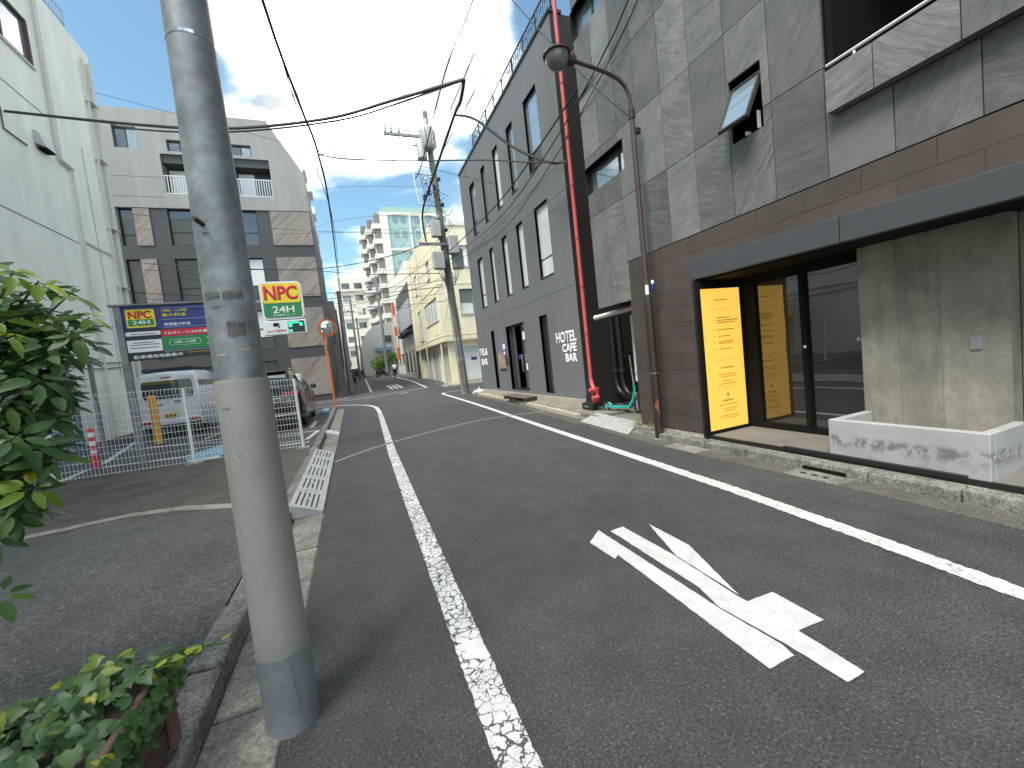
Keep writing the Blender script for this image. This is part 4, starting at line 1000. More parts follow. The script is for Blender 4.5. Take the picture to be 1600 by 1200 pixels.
# ================================================================== parking tariff board
ps = thing('tariff_board','wide blue and green parking tariff board on grey posts behind the fence','sign')
Yp = 10.0; xl, xr = -3.95,-1.78
B('post','galv',ps,(xl-.05,xl+.06,Yp-.04,Yp+.05,.15,3.21)); B('post','galv',ps,(xr-.06,xr+.05,Yp-.04,Yp+.05,.15,3.21))
MB().box(xl-.12,xr+.05,Yp-.07,Yp+.06,3.213,3.25).build('top_cap','galv_base',ps,bevel=.005)
bdp = B('backing','galv_base',ps,(xl+.062,xr-.062,Yp+.0,Yp+.05,2.17,3.21))
def pb(name, mat, x0, x1, z0, z1, d=.0): return B(name,mat,ps,(x0,x1,Yp-.012-d,Yp-.002-d,z0,z1))
x0 = xl+.065; xm = x0+.56; x1 = xr-.065
pb('panel_blue','sign_blue',x0,xm-.01,2.78,3.20); pb('panel_blue','sign_blue',xm,x1,2.74,3.20)
def rrect(name, mat, parent, x0, x1, z0, z1, y, r, d=.01):
    pts = []
    for (cx_, cz_, a) in ((x1-r,z0+r,-90),(x1-r,z1-r,0),(x0+r,z1-r,90),(x0+r,z0+r,180)):
        for k in range(5): b_ = math.radians(a+k*22.5); pts.append((cx_+r*math.cos(b_),y,cz_+r*math.sin(b_)))
    return MB().prism(pts,(0,d,0)).build(name,mat,parent)
rrect('logo_panel','sign_yellow',ps,x0+.05,xm-.06,2.80,3.15,Yp-.018,.03,.005)
pb('logo_green','sign_green',x0+.075,xm-.085,2.83,2.955,.008)
FR = (1,0,0); FU = (0,0,1)
text('lettering','NPC','sign_red',ps,(x0+.09,Yp-.019,2.965),FR,FU,.36,.155,.003,.04)
text('lettering','24H','sign_white',ps,(x0+.14,Yp-.021,2.86),FR,FU,.27,.075,.003,.015)
pb('panel_black','sign_black',x0,xm-.01,2.30,2.775); pb('panel_white','sign_white',x0+.005,xm-.015,2.645,2.72,.004); pb('panel_white','sign_white',x0+.005,xm-.015,2.33,2.56,.004)
for z, a, b_ in ((2.665,.08,.46),(2.50,.1,.42),(2.46,.05,.5),(2.40,.05,.48)):
    m = MB(); u = x0+a
    while u < x0+b_: l = rnd.uniform(.01,.025); m.box(u,u+l,Yp-.018,Yp-.0165,z,z+.018); u += l+.006
    m.build('print_line','ink',ps)
text('lettering','7時~19時','sign_yellow',ps,(xm+.05,Yp-.013,3.07),FR,FU,.42,.06,.003,.02)
text('lettering','最大料金','sign_yellow',ps,(xm+.05,Yp-.013,2.985),FR,FU,.40,.065,.003,.02)
text('lettering','2','sign_yellow',ps,(x1-.52,Yp-.013,2.95),FR,FU,.15,.19,.003,.03)
m = MB(); m.box(xm+.04,x1-.02,Yp-.0135,Yp-.0125,2.93,2.934); m.box(xm+.04,x1-.02,Yp-.0135,Yp-.0125,3.15,3.154); m.box(xm+.04,x1-.02,Yp-.0135,Yp-.0125,2.775,2.779); m.build('print_rule','sign_white',ps)
text('lettering','夜間最大料金','sign_white',ps,(xm+.06,Yp-.013,2.805),FR,FU,.44,.06,.003,.02)
text('lettering','19時~','sign_white',ps,(x1-.6,Yp-.013,2.815),FR,FU,.3,.055,.003,.015)
pb('panel_red','sign_red',xm,x1,2.60,2.735); text('lettering','12/31~1/3は最大料金なし','sign_white',ps,(xm+.05,Yp-.013,2.635),FR,FU,1.35,.06,.003,.02)
pb('panel_green','sign_green',xm,x1,2.34,2.595); rrect('pill','sign_white',ps,xm+.10,xm+.62,2.415,2.53,Yp-.0145,.05,.002); rrect('pill','sign_green',ps,xm+.107,xm+.613,2.422,2.523,Yp-.016,.045,.002)
text('lettering','0時~24時','sign_white',ps,(xm+.18,Yp-.017,2.445),FR,FU,.36,.055,.002,.015)
text('lettering','33','sign_yellow',ps,(xm+.72,Yp-.013,2.385),FR,FU,.28,.16,.003,.0)
pb('panel_black','sign_black',x0,x1,2.175,2.295); text('lettering','駐車場用地募集中','sign_white',ps,(x0+.07,Yp-.013,2.20),FR,FU,.78,.07,.003,.02)
B('print_rule','sign_yellow',ps,(xm+.36,x1-.1,Yp-.0145,Yp-.013,2.255,2.262))
rebase(ps,(-2.9,Yp,.15))
# ---- square sign on its own post
ns = thing('parking_sign','square yellow and green parking sign with white camera panel beneath','sign')
Yn = 9.0
B('post','galv',ns,(-1.66,-1.57,Yn+.0,Yn+.09,.1,3.5)); B('post_arm','galv',ns,(-1.565,-1.38,Yn+.02,Yn+.07,3.0,3.05),(-1.565,-1.40,Yn+.02,Yn+.07,2.48,2.52))
rrect('case','sign_white',ns,-1.40,-.685,2.655,3.375,Yn-.05,.09,.14)
rrect('face_green','sign_green',ns,-1.365,-.72,2.69,3.34,Yn-.056,.05,.005)
rrect('face_yellow','sign_yellow',ns,-1.365,-.72,2.965,3.34,Yn-.061,.05,.004)
text('lettering','NPC','sign_red',ns,(-1.335,Yn-.0615,3.02),FR,FU,.575,.275,.003,.04)
text('lettering','24H','sign_white',ns,(-1.22,Yn-.0565,2.775),FR,FU,.37,.13,.003,.015); text('lettering','東京建物グループ','sign_white',ns,(-1.22,Yn-.0565,2.715),FR,FU,.37,.04,.003,.01)
MB().box(-1.42,-.68,Yn-.05,Yn+.08,2.365,2.635).build('panel_case','sign_white',ns,bevel=.01)
B('led_screen','sign_black',ns,(-1.0,-.715,Yn-.056,Yn-.051,2.395,2.61))
led = MB(); led.box(-.985,-.93,Yn-.06,Yn-.0565,2.50,2.595); led.box(-.929,-.80,Yn-.06,Yn-.0565,2.565,2.595); led.box(-.799,-.745,Yn-.06,Yn-.0565,2.515,2.57); led.box(-.985,-.935,Yn-.06,Yn-.0565,2.405,2.445); led.build('led_figure','green_led',ns)
m = MB(); m.lathe([(.035,0),(.035,.004)],(-1.22,Yn-.0545,2.555),12,'y'); m.box(-1.22,-1.15,Yn-.0545,Yn-.0505,2.53,2.59); m.box(-1.17,-1.14,Yn-.0545,Yn-.0505,2.5,2.53); m.build('camera_icon','ink',ns)
text('lettering','カメラ監視中','sign_red',ns,(-1.36,Yn-.0505,2.41),FR,FU,.32,.055,.003,.02)
rebase(ns,(-1.62,Yn+.04,.1))
# ---- posts, machine, flap
def stripe_post(x, y, h, r, segs, label, name='bollard'):
    t_ = thing(name,label,'bollard')
    z = lz(x)
    for (a, b_, mt) in segs: T('band',mt,t_,[(x,y,z+a),(x,y,z+b_)],r,14)
    MB().lathe([(r*1.9,0),(r*1.5,.03)],(x,y,z),14).build('foot','tyre',t_)
    rebase(t_,(x,y,z)); return t_
stripe_post(-4.71,10.14,.85,.05,((0,.30,'red_post'),(.301,.37,'sign_white'),(.371,.45,'red_post'),(.451,.54,'sign_white'),(.541,.62,'red_post'),(.621,.71,'sign_white'),(.711,.80,'red_post')),'red and white banded bollard inside the mesh fence')
stripe_post(-4.78,13.1,1.3,.085,((0,1.22,'yellow_post'),(1.221,1.29,'yellow_post')),'plain yellow post standing in front of the white van')
bm_ = thing('payment_machine','blue parking payment machine behind the leafy shrub','machine')
MB().box(-6.75,-5.62,11.3,11.9,.22,1.86).build('cabinet','blue_machine',bm_,bevel=.02)
B('header','sign_yellow',bm_,(-6.6,-5.66,11.26,11.92,1.862,2.02)); B('header_band','sign_green',bm_,(-6.6,-5.64,11.25,11.3,1.78,1.86))
B('paper_notice','paper',bm_,(-6.02,-5.86,11.288,11.298,.75,1.1)); B('sticker','orange_sign',bm_,(-5.86,-5.78,11.288,11.298,1.12,1.2)); B('plinth','concrete_strip',bm_,(-6.9,-5.5,11.2,12,.16,.218))
MB().hexa([(-7.2,11.0,2.35),(-5.3,11.0,2.35),(-5.3,12.2,2.42),(-7.2,12.2,2.42)],[(-7.2,11.0,2.39),(-5.3,11.0,2.39),(-5.3,12.2,2.46),(-7.2,12.2,2.46)]).build('canopy','shutter_grey',bm_)
B('canopy_post','galv',bm_,(-7.15,-7.07,11.9,11.98,.16,2.38)); B('canopy_post','galv',bm_,(-5.45,-5.38,12.05,12.12,.16,2.38)); 
rebase(bm_,(-6.2,11.6,.2))
fl = thing('lock_plate','pale blue parking lock plate lying behind the fence','lock plate')
z = lz(-2.9); MB().hexa([(-3.34,10.1,z),(-2.7,10.6,z),(-2.45,9.5,z),(-3.05,9.3,z)],[(-3.25,10.0,z+.06),(-2.75,10.5,z+.10),(-2.55,9.6,z+.12),(-3.0,9.4,z+.06)]).build('flap','blue_flap',fl,bevel=.02); B('edge_bar','fence_white',fl,(-3.0,-2.5,9.28,9.34,z,z+.03)); rebase(fl,(-2.9,9.9,z))
MB().box(-1.2,-.95,16.6,17.6,lz(-1),lz(-1)+.13).build('wheel_stop','blue_flap',bevel=.03,label='blue wheel stop block on the ground beyond the black car',cat='wheel stop')
# ================================================================== vehicles
def loft(rings, n=None):
    m = MB(); k = len(rings[0]); vs = [p for r in rings for p in r]; fs = []
    for i in range(len(rings)-1):
        for j in range(k): fs.append((i*k+j,i*k+(j+1)%k,(i+1)*k+(j+1)%k,(i+1)*k+j))
    fs += [tuple(range(k))[::-1], tuple((len(rings)-1)*k+j for j in range(k))]
    return m.add(vs,fs)
def ring(y, wb, wm, wt, z0, zm, z1, r=.08):
    """car cross-section: half widths at sill, belt and roof"""
    p = [(-wb,y,z0),(-wm,y,z0+.12),(-wm,y,zm),(-wt,y,z1-r),(-wt+r*.7,y,z1),(0,y,z1+.02)]
    return p+[(-x,yy,z) for x,yy,z in p[::-1][1:]]
def vehicle(root, rings, body, wheels, wr):
    o = loft(rings).build('body',body,root,smooth=True)
    for (x,y) in wheels: wheel_thing(root,(x,y,wr),wr,.16)
    return o
vn = thing('white_van','small white box van with roof bars parked facing away','van')
R_ = [ring(.0,.66,.70,.62,.34,.95,1.76,.12),ring(.04,.70,.735,.655,.30,.95,1.80,.12),ring(.25,.72,.74,.665,.26,.95,1.84),ring(1.6,.72,.74,.665,.24,.95,1.85),ring(2.5,.72,.74,.655,.24,.95,1.82),ring(2.85,.72,.74,.60,.26,.95,1.62),ring(3.22,.71,.735,.70,.28,.96,1.10),ring(3.36,.66,.68,.62,.34,.80,.98)]
vehicle(vn,R_,'van_white',((-.66,.62),(.66,.62),(-.66,2.75),(.66,2.75)),.29)
rw = rrect('rear_window','car_glass',vn,-.60,.60,1.10,1.60,-.022,.08,.03); rrect('brake_light','tail_red',vn,-.13,.13,1.66,1.70,-.002,.015,.03)
B('rear_bumper','van_white',vn,(-.70,.70,-.06,.05,.36,.52),bevel=.02); B('bumper_skirt','tyre',vn,(-.68,.68,-.03,.05,.24,.355))
for s_ in (-1,1):
    B('tail_light','tail_red',vn,(s_*.42,s_*.69,-.068,-.061,.42,.50)); B('side_window','car_glass',vn,(s_*.672,s_*.70,.25,1.15,1.08,1.55)); B('side_window','car_glass',vn,(s_*.672,s_*.70,1.25,2.3,1.08,1.55))
    T('roof_rail','tyre',vn,[(s_*.52,.15,1.90),(s_*.52,2.3,1.92)],.016,6)
    B('door_mirror','van_white',vn,(s_*.76,s_*.90,2.35,2.45,1.0,1.2),bevel=.03)
for k in range(4): T('roof_bar','tyre',vn,[(-.60,.2+k*.65,1.94),(.60,.2+k*.65,1.94)],.016,6)
for k in range(4):
    for s_ in (-1,1): T('bar_foot','tyre',vn,[(s_*.58,.2+k*.65,1.80),(s_*.58,.2+k*.65,1.94)],.014,6)
B('number_plate','plate_yellow',vn,(-.165,.165,-.072,-.063,.55,.71)); m = MB(); [m.box(-.13+k*.068,-.085+k*.068,-.075,-.073,.57,.65) for k in range(4)]; m.build('plate_digits','ink',vn)
B('door_handle','tyre',vn,(.1,.25,-.03,-.005,.98,1.01)); T('wiper','tyre',vn,[(-.2,-.026,1.11),(.15,-.028,1.2)],.006,5); B('badge','chrome',vn,(-.3,-.18,-.03,-.01,.92,.95))
vn.location = (-5.05,14.95,lz(-5)); vn.rotation_euler = (0,0,math.radians(3)); vn.scale = (1.0,1.0,1.05)
su = thing('black_suv','glossy black sport utility car parked facing away at the car park edge','car')
R_ = [ring(.0,.70,.80,.62,.48,.98,1.14,.05),ring(.05,.80,.88,.66,.36,1.0,1.22,.06),ring(.22,.86,.92,.70,.27,1.02,1.40),ring(.62,.88,.925,.66,.24,1.02,1.62,.12),ring(1.2,.88,.925,.66,.22,1.0,1.67,.12),ring(2.2,.88,.925,.65,.22,.98,1.64,.12),ring(2.75,.88,.92,.60,.22,.97,1.42),ring(3.25,.88,.92,.74,.22,.95,1.08),ring(4.1,.86,.90,.74,.25,.84,.98),ring(4.55,.72,.76,.6,.34,.66,.82)]
vehicle(su,R_,'suv_black',((-.80,.92),(.80,.92),(-.80,3.6),(.80,3.6)),.35)
MB().hexa([(-.62,.02,1.16),(.62,.02,1.16),(.62,.05,1.18),(-.62,.05,1.18)],[(-.52,.40,1.56),(.52,.40,1.56),(.52,.44,1.57),(-.52,.44,1.57)]).build('rear_window','car_glass',su)
B('spoiler','suv_black',su,(-.55,.55,.36,.62,1.61,1.655),bevel=.015)
for s_ in (-1,1):
    MB().box(s_*.40,s_*.87,-.012,.18,.94,1.06).build('tail_light','tail_red',su,bevel=.03)
    MB().hexa([(s_*.885,.7,1.06),(s_*.915,.7,1.04),(s_*.91,2.7,1.04),(s_*.885,2.7,1.06)],[(s_*.70,.85,1.52),(s_*.725,.85,1.52),(s_*.70,2.3,1.54),(s_*.68,2.3,1.54)]).build('side_window','car_glass',su)
    MB().box(s_*.93,s_*1.10,2.55,2.68,1.02,1.16).build('door_mirror','suv_black',su,bevel=.03)
    T('roof_rail','chrome',su,[(s_*.6,.8,1.69),(s_*.6,2.2,1.69)],.014,6)
    B('reflector','tail_red',su,(s_*.6,s_*.8,-.02,.03,.52,.56))
B('number_plate','plate_white',su,(-.165,.165,-.03,-.012,.70,.86)); m = MB(); [m.box(-.13+k*.068,-.085+k*.068,-.033,-.031,.72,.80) for k in range(4)]; m.build('plate_digits','sign_green',su)
B('bumper_trim','chrome',su,(-.78,.78,-.035,.02,.40,.44),bevel=.01); B('bumper_skirt','tyre',su,(-.8,.8,-.01,.1,.24,.38)); B('garnish','chrome',su,(-.4,.4,-.02,.0,.885,.905))
su.location = (-2.22,12.55,lz(-2)); su.rotation_euler = (0,0,0)
# ================================================================== white building at the left
XL = -7.4
wl = thing('white_building','tall plain off white building wall with pipes at the left edge','building')
LW = (14.6,16.33,11.29,12.62)
m = MB()
for (a0,a1,b0,b1) in rect_minus((-6,19.75,0,14.03),[LW]): m.box(XL-.3,XL,a0,a1,b0,b1)  # near stretch of wall is out of view, extended to shade the forecourt
m.box(-18,XL-.302,19.45,19.75,0,14.03); m.box(-18,XL-.302,-6,-5.71,0,14.03); m.box(-18,XL-.302,-5.7,19.44,13.8,14.03); m.box(-18,-17.7,-5.7,19.44,0,13.79); m.build('wall','white_wall',wl)
m = MB(); xa, xb = XL-.12, XL+.03; a, b_, z0, z1 = LW
m.box(xa,xb,a,a+.07,z0,z1); m.box(xa,xb,b_-.07,b_,z0,z1); m.box(xa,xb,a+.071,b_-.071,z1-.07,z1); m.box(xa,xb,a+.071,b_-.071,z0,z0+.07); m.box(xa,xb-.03,15.2,15.27,z0+.071,z1-.071)
f = m.build('window','brown_plank',wl); B('pane','pane_sky',f,(XL-.08,XL-.07,a+.072,15.199,z0+.072,z1-.072)); B('pane','pane_sky',f,(XL-.06,XL-.05,15.271,b_-.072,z0+.072,z1-.072))
B('window_sill','white_pipe',wl,(XL,XL+.06,a,b_+.04,z0-.05,z0-.002))
T('downpipe','white_pipe',wl,[(XL+.08,16.75,13.9),(XL+.08,16.72,10.5),(XL+.08,16.70,9.0),(XL+.08,16.72,8.9),(XL+.08,17.3,8.86)],.055,10)
T('downpipe','white_pipe',wl,[(XL+.08,17.25,8.9),(XL+.08,17.2,6.4),(XL+.08,17.15,.3)],.035,10)
T('downpipe','white_pipe',wl,[(XL+.1,19.42,13.5),(XL+.1,19.40,.3)],.065,10); T('downpipe','white_pipe',wl,[(XL+.08,19.05,13.45),(XL+.08,19.02,.3)],.035,10)
for z in (12,10,7.6,5.5,3.5): B('pipe_clip','white_pipe',wl,(XL,XL+.19,19.0,19.5,z,z+.05))
m = MB(); m.hexa([(XL,15.75,8.9),(XL+.25,15.75,8.8),(XL+.25,16.25,8.8),(XL,16.25,8.9)],[(XL,15.75,9.28),(XL+.1,15.78,9.25),(XL+.1,16.22,9.25),(XL,16.25,9.28)]); m.build('vent_hood','box_grey',wl,bevel=.01); B('vent_mouth','dark_void',wl,(XL+.02,XL+.22,15.8,16.2,8.78,8.80))
for z in (10.05,6.51,3.4): B('wall_joint','pale_concrete',wl,(XL,XL+.006,8,16.5 if z > 10 else 17.1,z-.02,z+.02))
B('ledge','white_pipe',wl,(XL,XL+.05,17.4,19.0,6.60,6.68)); T('conduit','white_pipe',wl,[(XL+.02,18.2,10.0),(XL+.02,18.25,2.2)],.015,6)
T('conduit','cable_grey',wl,[(XL+.03,14.55,9.2),(XL+.03,14.55,8.65),(XL+.03,15.36,8.63)],.02,6)
for k, zz0 in enumerate((2.75,2.55)): T('wall_cable','cable_grey',wl,smooth_path([(XL+.05,9+i*1.55,zz0+.05*math.sin(i*2.1+k)) for i in range(7)],3),.018,6)
for yy in (16.9,18.7): T('roof_rail_post','galv',wl,[(XL-.1,yy,14.03),(XL-.1,yy,14.75)],.02,6)
for z in (14.3,14.72): T('roof_rail','galv',wl,[(XL-.1,12,z),(XL-.1,18.75,z)],.016,6)
m = MB(); [m.tube([(XL-.1,12.2+i*.2,14.05),(XL-.1,12.2+i*.2,14.7)],.008,4) for i in range(33)]; m.build('roof_rail_bars','galv',wl,kind='stuff')
rebase(wl,(XL,12,0))
# ================================================================== dark clad block behind the car park
YB = 28.
pbk = thing('clad_building','five storey block with pale concrete top and diagonal wood panels','building')
def wally(parent, name, mat, y0, y1, rect, holes):
    m = MB()
    for (a0,a1,b0,b1) in rect_minus(rect,holes): m.box(a0,a1,y0,y1,b0,b1)
    return m.build(name,mat,parent)
def window_y(parent, yo, x0, x1, z0, z1, depth, frame, panes, mull=(), trans=(), fw=.06, name='window'):
    ya, yb = yo+depth, yo+depth+.06; m = MB()
    m.box(x0+.002,x0+fw,ya,yb,z0+.002,z1-.002); m.box(x1-fw,x1-.002,ya,yb,z0+.002,z1-.002); m.box(x0+fw+.001,x1-fw-.001,ya,yb,z0+.002,z0+fw); m.box(x0+fw+.001,x1-fw-.001,ya,yb,z1-fw,z1-.002)
    X = [x0+fw]+[v for q in mull for v in (q-fw/2,q+fw/2)]+[x1-fw]; Z = [z0+fw]+[v for q in trans for v in (q-fw/2,q+fw/2)]+[z1-fw]
    for q in mull: m.box(q-fw/2+.001,q+fw/2-.001,ya+.004,yb,z0+fw+.001,z1-fw-.001)
    for q in trans:
        for i in range(0,len(X),2): m.box(X[i]+.001,X[i+1]-.001,ya+.006,yb,q-fw/2,q+fw/2)
    f = m.build(name,frame,parent); k = 0
    for i in range(0,len(X),2):
        for j in range(0,len(Z),2):
            B('pane',panes[k % len(panes)],f,(X[i]+.002,X[i+1]-.002,ya+.02,ya+.03,Z[j]+.002,Z[j+1]-.002)); k += 1
    return f
WU1 = (-10.0,-8.98,14.72,15.85); WU2 = (-4.8,-3.72,14.69,15.3); WU0 = (-7.72,-6.6,14.69,15.3)
LG1 = (-8.1,-6.3,12.38,14.53); LG2 = (-4.75,-2.9,12.38,14.53)
# pale upper volume with a sloping right shoulder
wally(pbk,'upper_wall','pale_concrete',YB-.05,YB+.25,(-10.6,-2.73,11.62,16.8),[WU1,WU2,WU0,LG1,LG2])
m = MB(); m.prism([(-2.729,YB-.05,11.62),(-1.13,YB-.05,11.62),(-1.13,YB-.05,13.86),(-2.729,YB-.05,16.74)],(0,12,0)); m.box(-10.6,-2.735,YB+.9,YB+12,11.62,16.79); m.build('upper_wall','pale_concrete',pbk)
for z in (13.25,12.2): B('wall_joint','dark_cladding',pbk,(-10.6,-8.12,YB-.053,YB-.049,z-.01,z+.01)); 
for W_ in (WU1,WU2,WU0): window_y(pbk,YB,*W_,.12,'window_frame',['pane_dark','pane_green'],mull=((W_[0]+W_[1])/2,))
for L_ in (LG1,LG2):
    B('loggia_lintel','dark_cladding',pbk,(L_[0],L_[1],YB+.05,YB+.8,L_[3]-.45,L_[3]-.002)); window_y(pbk,YB,L_[0],L_[1],L_[2],L_[3]-.46,.75,'window_frame',['pane_curtain','pane_dark'],mull=((L_[0]+L_[1])/2,),fw=.08)
    B('railing_rail','white_frame',pbk,(L_[0],L_[1],YB-.03,YB+.01,13.34,13.39),(L_[0],L_[1],YB-.03,YB+.01,12.40,12.44))
    n = int((L_[1]-L_[0])/.13)
    for k in range(n+1): x = L_[0]+.03+k*(L_[1]-L_[0]-.06)/n; B('baluster','white_frame',pbk,(x-.018,x+.018,YB-.02,YB,12.445,13.335))
# lower floors: dark cladding, wood panels, windows
fl_ = [(9.60,11.58),(6.52,8.88),(3.48,5.83),(.45,2.80)]
holes = []
for (z0, z1) in fl_: holes += [(-10.33,-9.72,z0,z1),(-8.2,-3.94,z0,z1)]
wally(pbk,'lower_wall','dark_cladding',YB,YB+.25,(-10.6,-1.1,0,11.615),holes)
B('lower_body','dark_cladding',pbk,(-10.6,-1.1,YB+.9,YB+12,0,11.61))
for i, (z0, z1) in enumerate(fl_):
    window_y(pbk,YB,-10.33,-9.72,z0,z1,.15,'black_metal',['pane_dark','pane_dark'],trans=(z0+.6,))
    window_y(pbk,YB,-8.2,-3.94,z0,z1,.15,'black_metal',['pane_dark','pane_dark','pane_dark','pane_curtain' if i in (1,2) else 'pane_dark'],mull=(-7.1,-6.0,-4.85),trans=(z0+.75,))
    for (a, b_) in ((-9.69,-8.98),(-3.24,-1.103)): B('wood_panel','wood_diag',pbk,(a,b_,YB-.04,YB-.002,z0,z1))
B('corner_trim','dark_cladding',pbk,(-1.099,-1.06,YB-.05,YB+6,0,11.6))
rebase(pbk,(-6,YB,0))
# ================================================================== cream corner building beyond the crossing
YC = 26.5; XC = 5.88
cb_ = thing('cream_building','cream painted three storey corner building beyond the crossing','building')
S1 = (7.32,8.2,7.76,9.13); S2 = (7.28,8.2,4.64,6.29)
wally(cb_,'south_wall','beige_wall',YC,YC+.25,(XC,12,3.02,10.4),[S1,S2])
WW = [(27.2,32.0,4.46,6.0),(33.6,35.4,3.6,6.0),(33.9,35.2,7.4,8.9),(28.4,29.6,7.5,8.7)]
m = wallx(XC,XC+.25,(YC+.253,38.8,3.02,10.6),WW);
m.box(XC+.26,12,YC+.26,38.8,10.1,10.38); m.box(11.8,12,YC+.26,38.8,0,10.1); m.box(XC+.26,11.8,38.5,38.8,0,10.09); m.build('west_wall','beige_wall',cb_)
B('roof_edge','condo_white',cb_,(XC-.06,12,YC-.06,YC+.2,10.402,10.55)); 
for (x0_,x1_,z0_,z1_) in (S1,S2): window_y(cb_,YC,x0_,x1_,z0_,z1_,.08,'galv_base',['pane_curtain'] if z0_ > 7 else ['pane_curtain','pane_green'],mull=((x0_+x1_)/2,) if z0_ > 7 else (),trans=() if z0_ > 7 else (5.4,),fw=.05); B('window_sill','white_frame',cb_,(x0_-.05,x1_+.05,YC-.06,YC-.002,z0_-.06,z0_-.01))
for k in range(9): B('guard_bar','white_frame',cb_,(7.36+k*.1,7.375+k*.1,YC-.05,YC-.035,7.78,8.35))
for (a,b_,z0,z1) in WW: window_x(cb_,XC,a,b_,z0,z1,.06,'galv_base','pane_curtain',mull=tuple(a+(b_-a)*q for q in ((.25,.5,.75) if b_-a > 3 else (.5,))),trans=(z0+(z1-z0)*.5,) if z1-z0 > 2 else (),fw=.06); B('window_sill','white_frame',cb_,(XC-.06,XC-.002,a-.05,b_+.05,z0-.07,z0-.01))
wally(cb_,'ground_wall','beige_wall',YC+.35,YC+.55,(6.2,12,0,3.0),[(7.2,8.7,.12,2.5)]); B('soffit','beige_wall',cb_,(XC+.01,12,YC+.01,38.8,2.94,3.018))
sh_ = MB(); [sh_.box(7.2,8.7,YC+.42,YC+.45,.12+k*.17,.12+k*.17+.165) for k in range(14)]; sh_.build('roller_shutter','shutter_grey',cb_); B('shutter_sign','sign_blue',cb_,(7.7,8.1,YC+.41,YC+.418,1.55,1.75))
m = wallx(6.4,6.6,(YC+.56,38.8,0,2.93),[(27.6,30.4,.1,2.6),(31.2,33.8,.1,2.6),(34.6,37.4,.1,2.6)]); m.build('ground_wall','beige_wall',cb_)
for (a,b_) in ((27.6,30.4),(31.2,33.8),(34.6,37.4)): mm = MB(); [mm.box(6.46,6.49,a,b_,.1+k*.18,.1+k*.18+.174) for k in range(14)]; mm.build('roller_shutter','shutter_beige' if a < 31 else 'shutter_grey',cb_)
T('corner_post','white_frame',cb_,[(6.0,28.0,.06),(6.0,28.0,2.94)],.07,10); T('downpipe','white_pipe',cb_,[(XC-.05,32.8,.5),(XC-.05,32.8,10.3)],.05,8); T('downpipe','white_pipe',cb_,[(XC-.05,36.3,.5),(XC-.05,36.3,10.3)],.05,8)
B('kerb','concrete_strip',cb_,(5.4,12,25.0,26.8,-.02,.11)); B('step','concrete_plinth',cb_,(7.0,8.9,26.2,26.84,.112,.28))
B('wall_band','beige_wall',cb_,(XC-.02,12,YC-.02,YC-.001,6.62,6.70),(XC-.02,12,YC-.02,YC-.001,3.3,3.36),(XC-.025,XC-.001,YC,38.8,3.3,3.36),(XC-.025,XC-.001,YC,38.8,6.62,6.7))
for k in range(12): B('roof_rail_post','white_frame',cb_,(6.6+k*.45,6.63+k*.45,YC+.1,YC+.13,10.55,11.5))
B('roof_rail','white_frame',cb_,(6.6,11.6,YC+.1,YC+.13,11.5,11.54))
rebase(cb_,(XC,YC,0))
# next along the right side
def block(name, label, mat, x0, x1, y0, y1, h, parts=(), cat='building', face=None):
    t_ = thing(name,label,cat); z = gz(y0)-.3
    B('wall',mat,t_,(x0,x1,y0,y1,z,h))
    for p in parts: p(t_)
    rebase(t_,((x0+x1)/2,(y0+y1)/2,gz(y0))); return t_
def winsx(x, ys_, zs_, w, h, pane='pane_dark', frame='white_frame'):
    """windows on a face at x that looks to -X (s=-1) or +X (s=+1)"""
    def f(t_):
        s_ = -1 if x > 2 else 1
        for yy in ys_:
            for z in zs_:
                o = B('window',frame,t_,(x,x+s_*.05,yy-w/2,yy+w/2,z,z+h)); B('pane',pane,o,(x+s_*.051,x+s_*.06,yy-w/2+.07,yy+w/2-.07,z+.07,z+h-.07))
    return f
def winsy(y, xs_, zs_, w, h, pane='pane_dark', frame='white_frame'):
    def f(t_):
        for xx in xs_:
            for z in zs_:
                o = B('window',frame,t_,(xx-w/2,xx+w/2,y-.05,y,z,z+h)); B('pane',pane,o,(xx-w/2+.07,xx+w/2-.07,y-.06,y-.051,z+.07,z+h-.07))
    return f
def bx(name, mat, *b_): return lambda t_: B(name,mat,t_,*b_)
block('workshop','grey metal fronted workshop with black upper wall past the cream building','metal_sheet',6.1,12,38.85,50,5.4,[bx('upper_wall','dark_roof',(5.95,12,38.86,49.9,5.4,9.6)),bx('sign_panel','metal_sheet',(5.75,5.94,38.9,49.5,5.5,7.9)),bx('blue_sign','sign_blue',(5.3,5.36,44.2,45.6,5.0,5.7)),bx('pier','dark_roof',(5.98,6.09,38.9,39.8,.2,5.3)),winsx(6.1,(41.5,44,46.5),(.9,),1.6,2.6,'pane_dark','white_frame'),bx('canopy','dark_roof',(5.5,6.09,40.5,49.5,5.0,5.2))])
og = thing('orange_sign','tall orange upright shop sign high on the right side of the far street','sign')
MB().box(5.15,5.45,47.5,48.3,2.6,9.0).build('panel','orange_sign',og,bevel=.03)
for z in (3.9,6.2): B('sign_face','sign_white',og,(5.2,5.4,47.45,47.495,z,z+1.3))
for z in (3,8.4): B('bracket','galv',og,(5.46,6.09,47.85,47.95,z,z+.1))
rebase(og,(5.3,47.9,2.6))
block('row_building','pale narrow building past the orange sign','grey_render',6.3,14,50.05,60,9.5,[winsx(6.3,(52,55,58),(2,5.2,7.4),1.5,1.4,'pane_dark')])
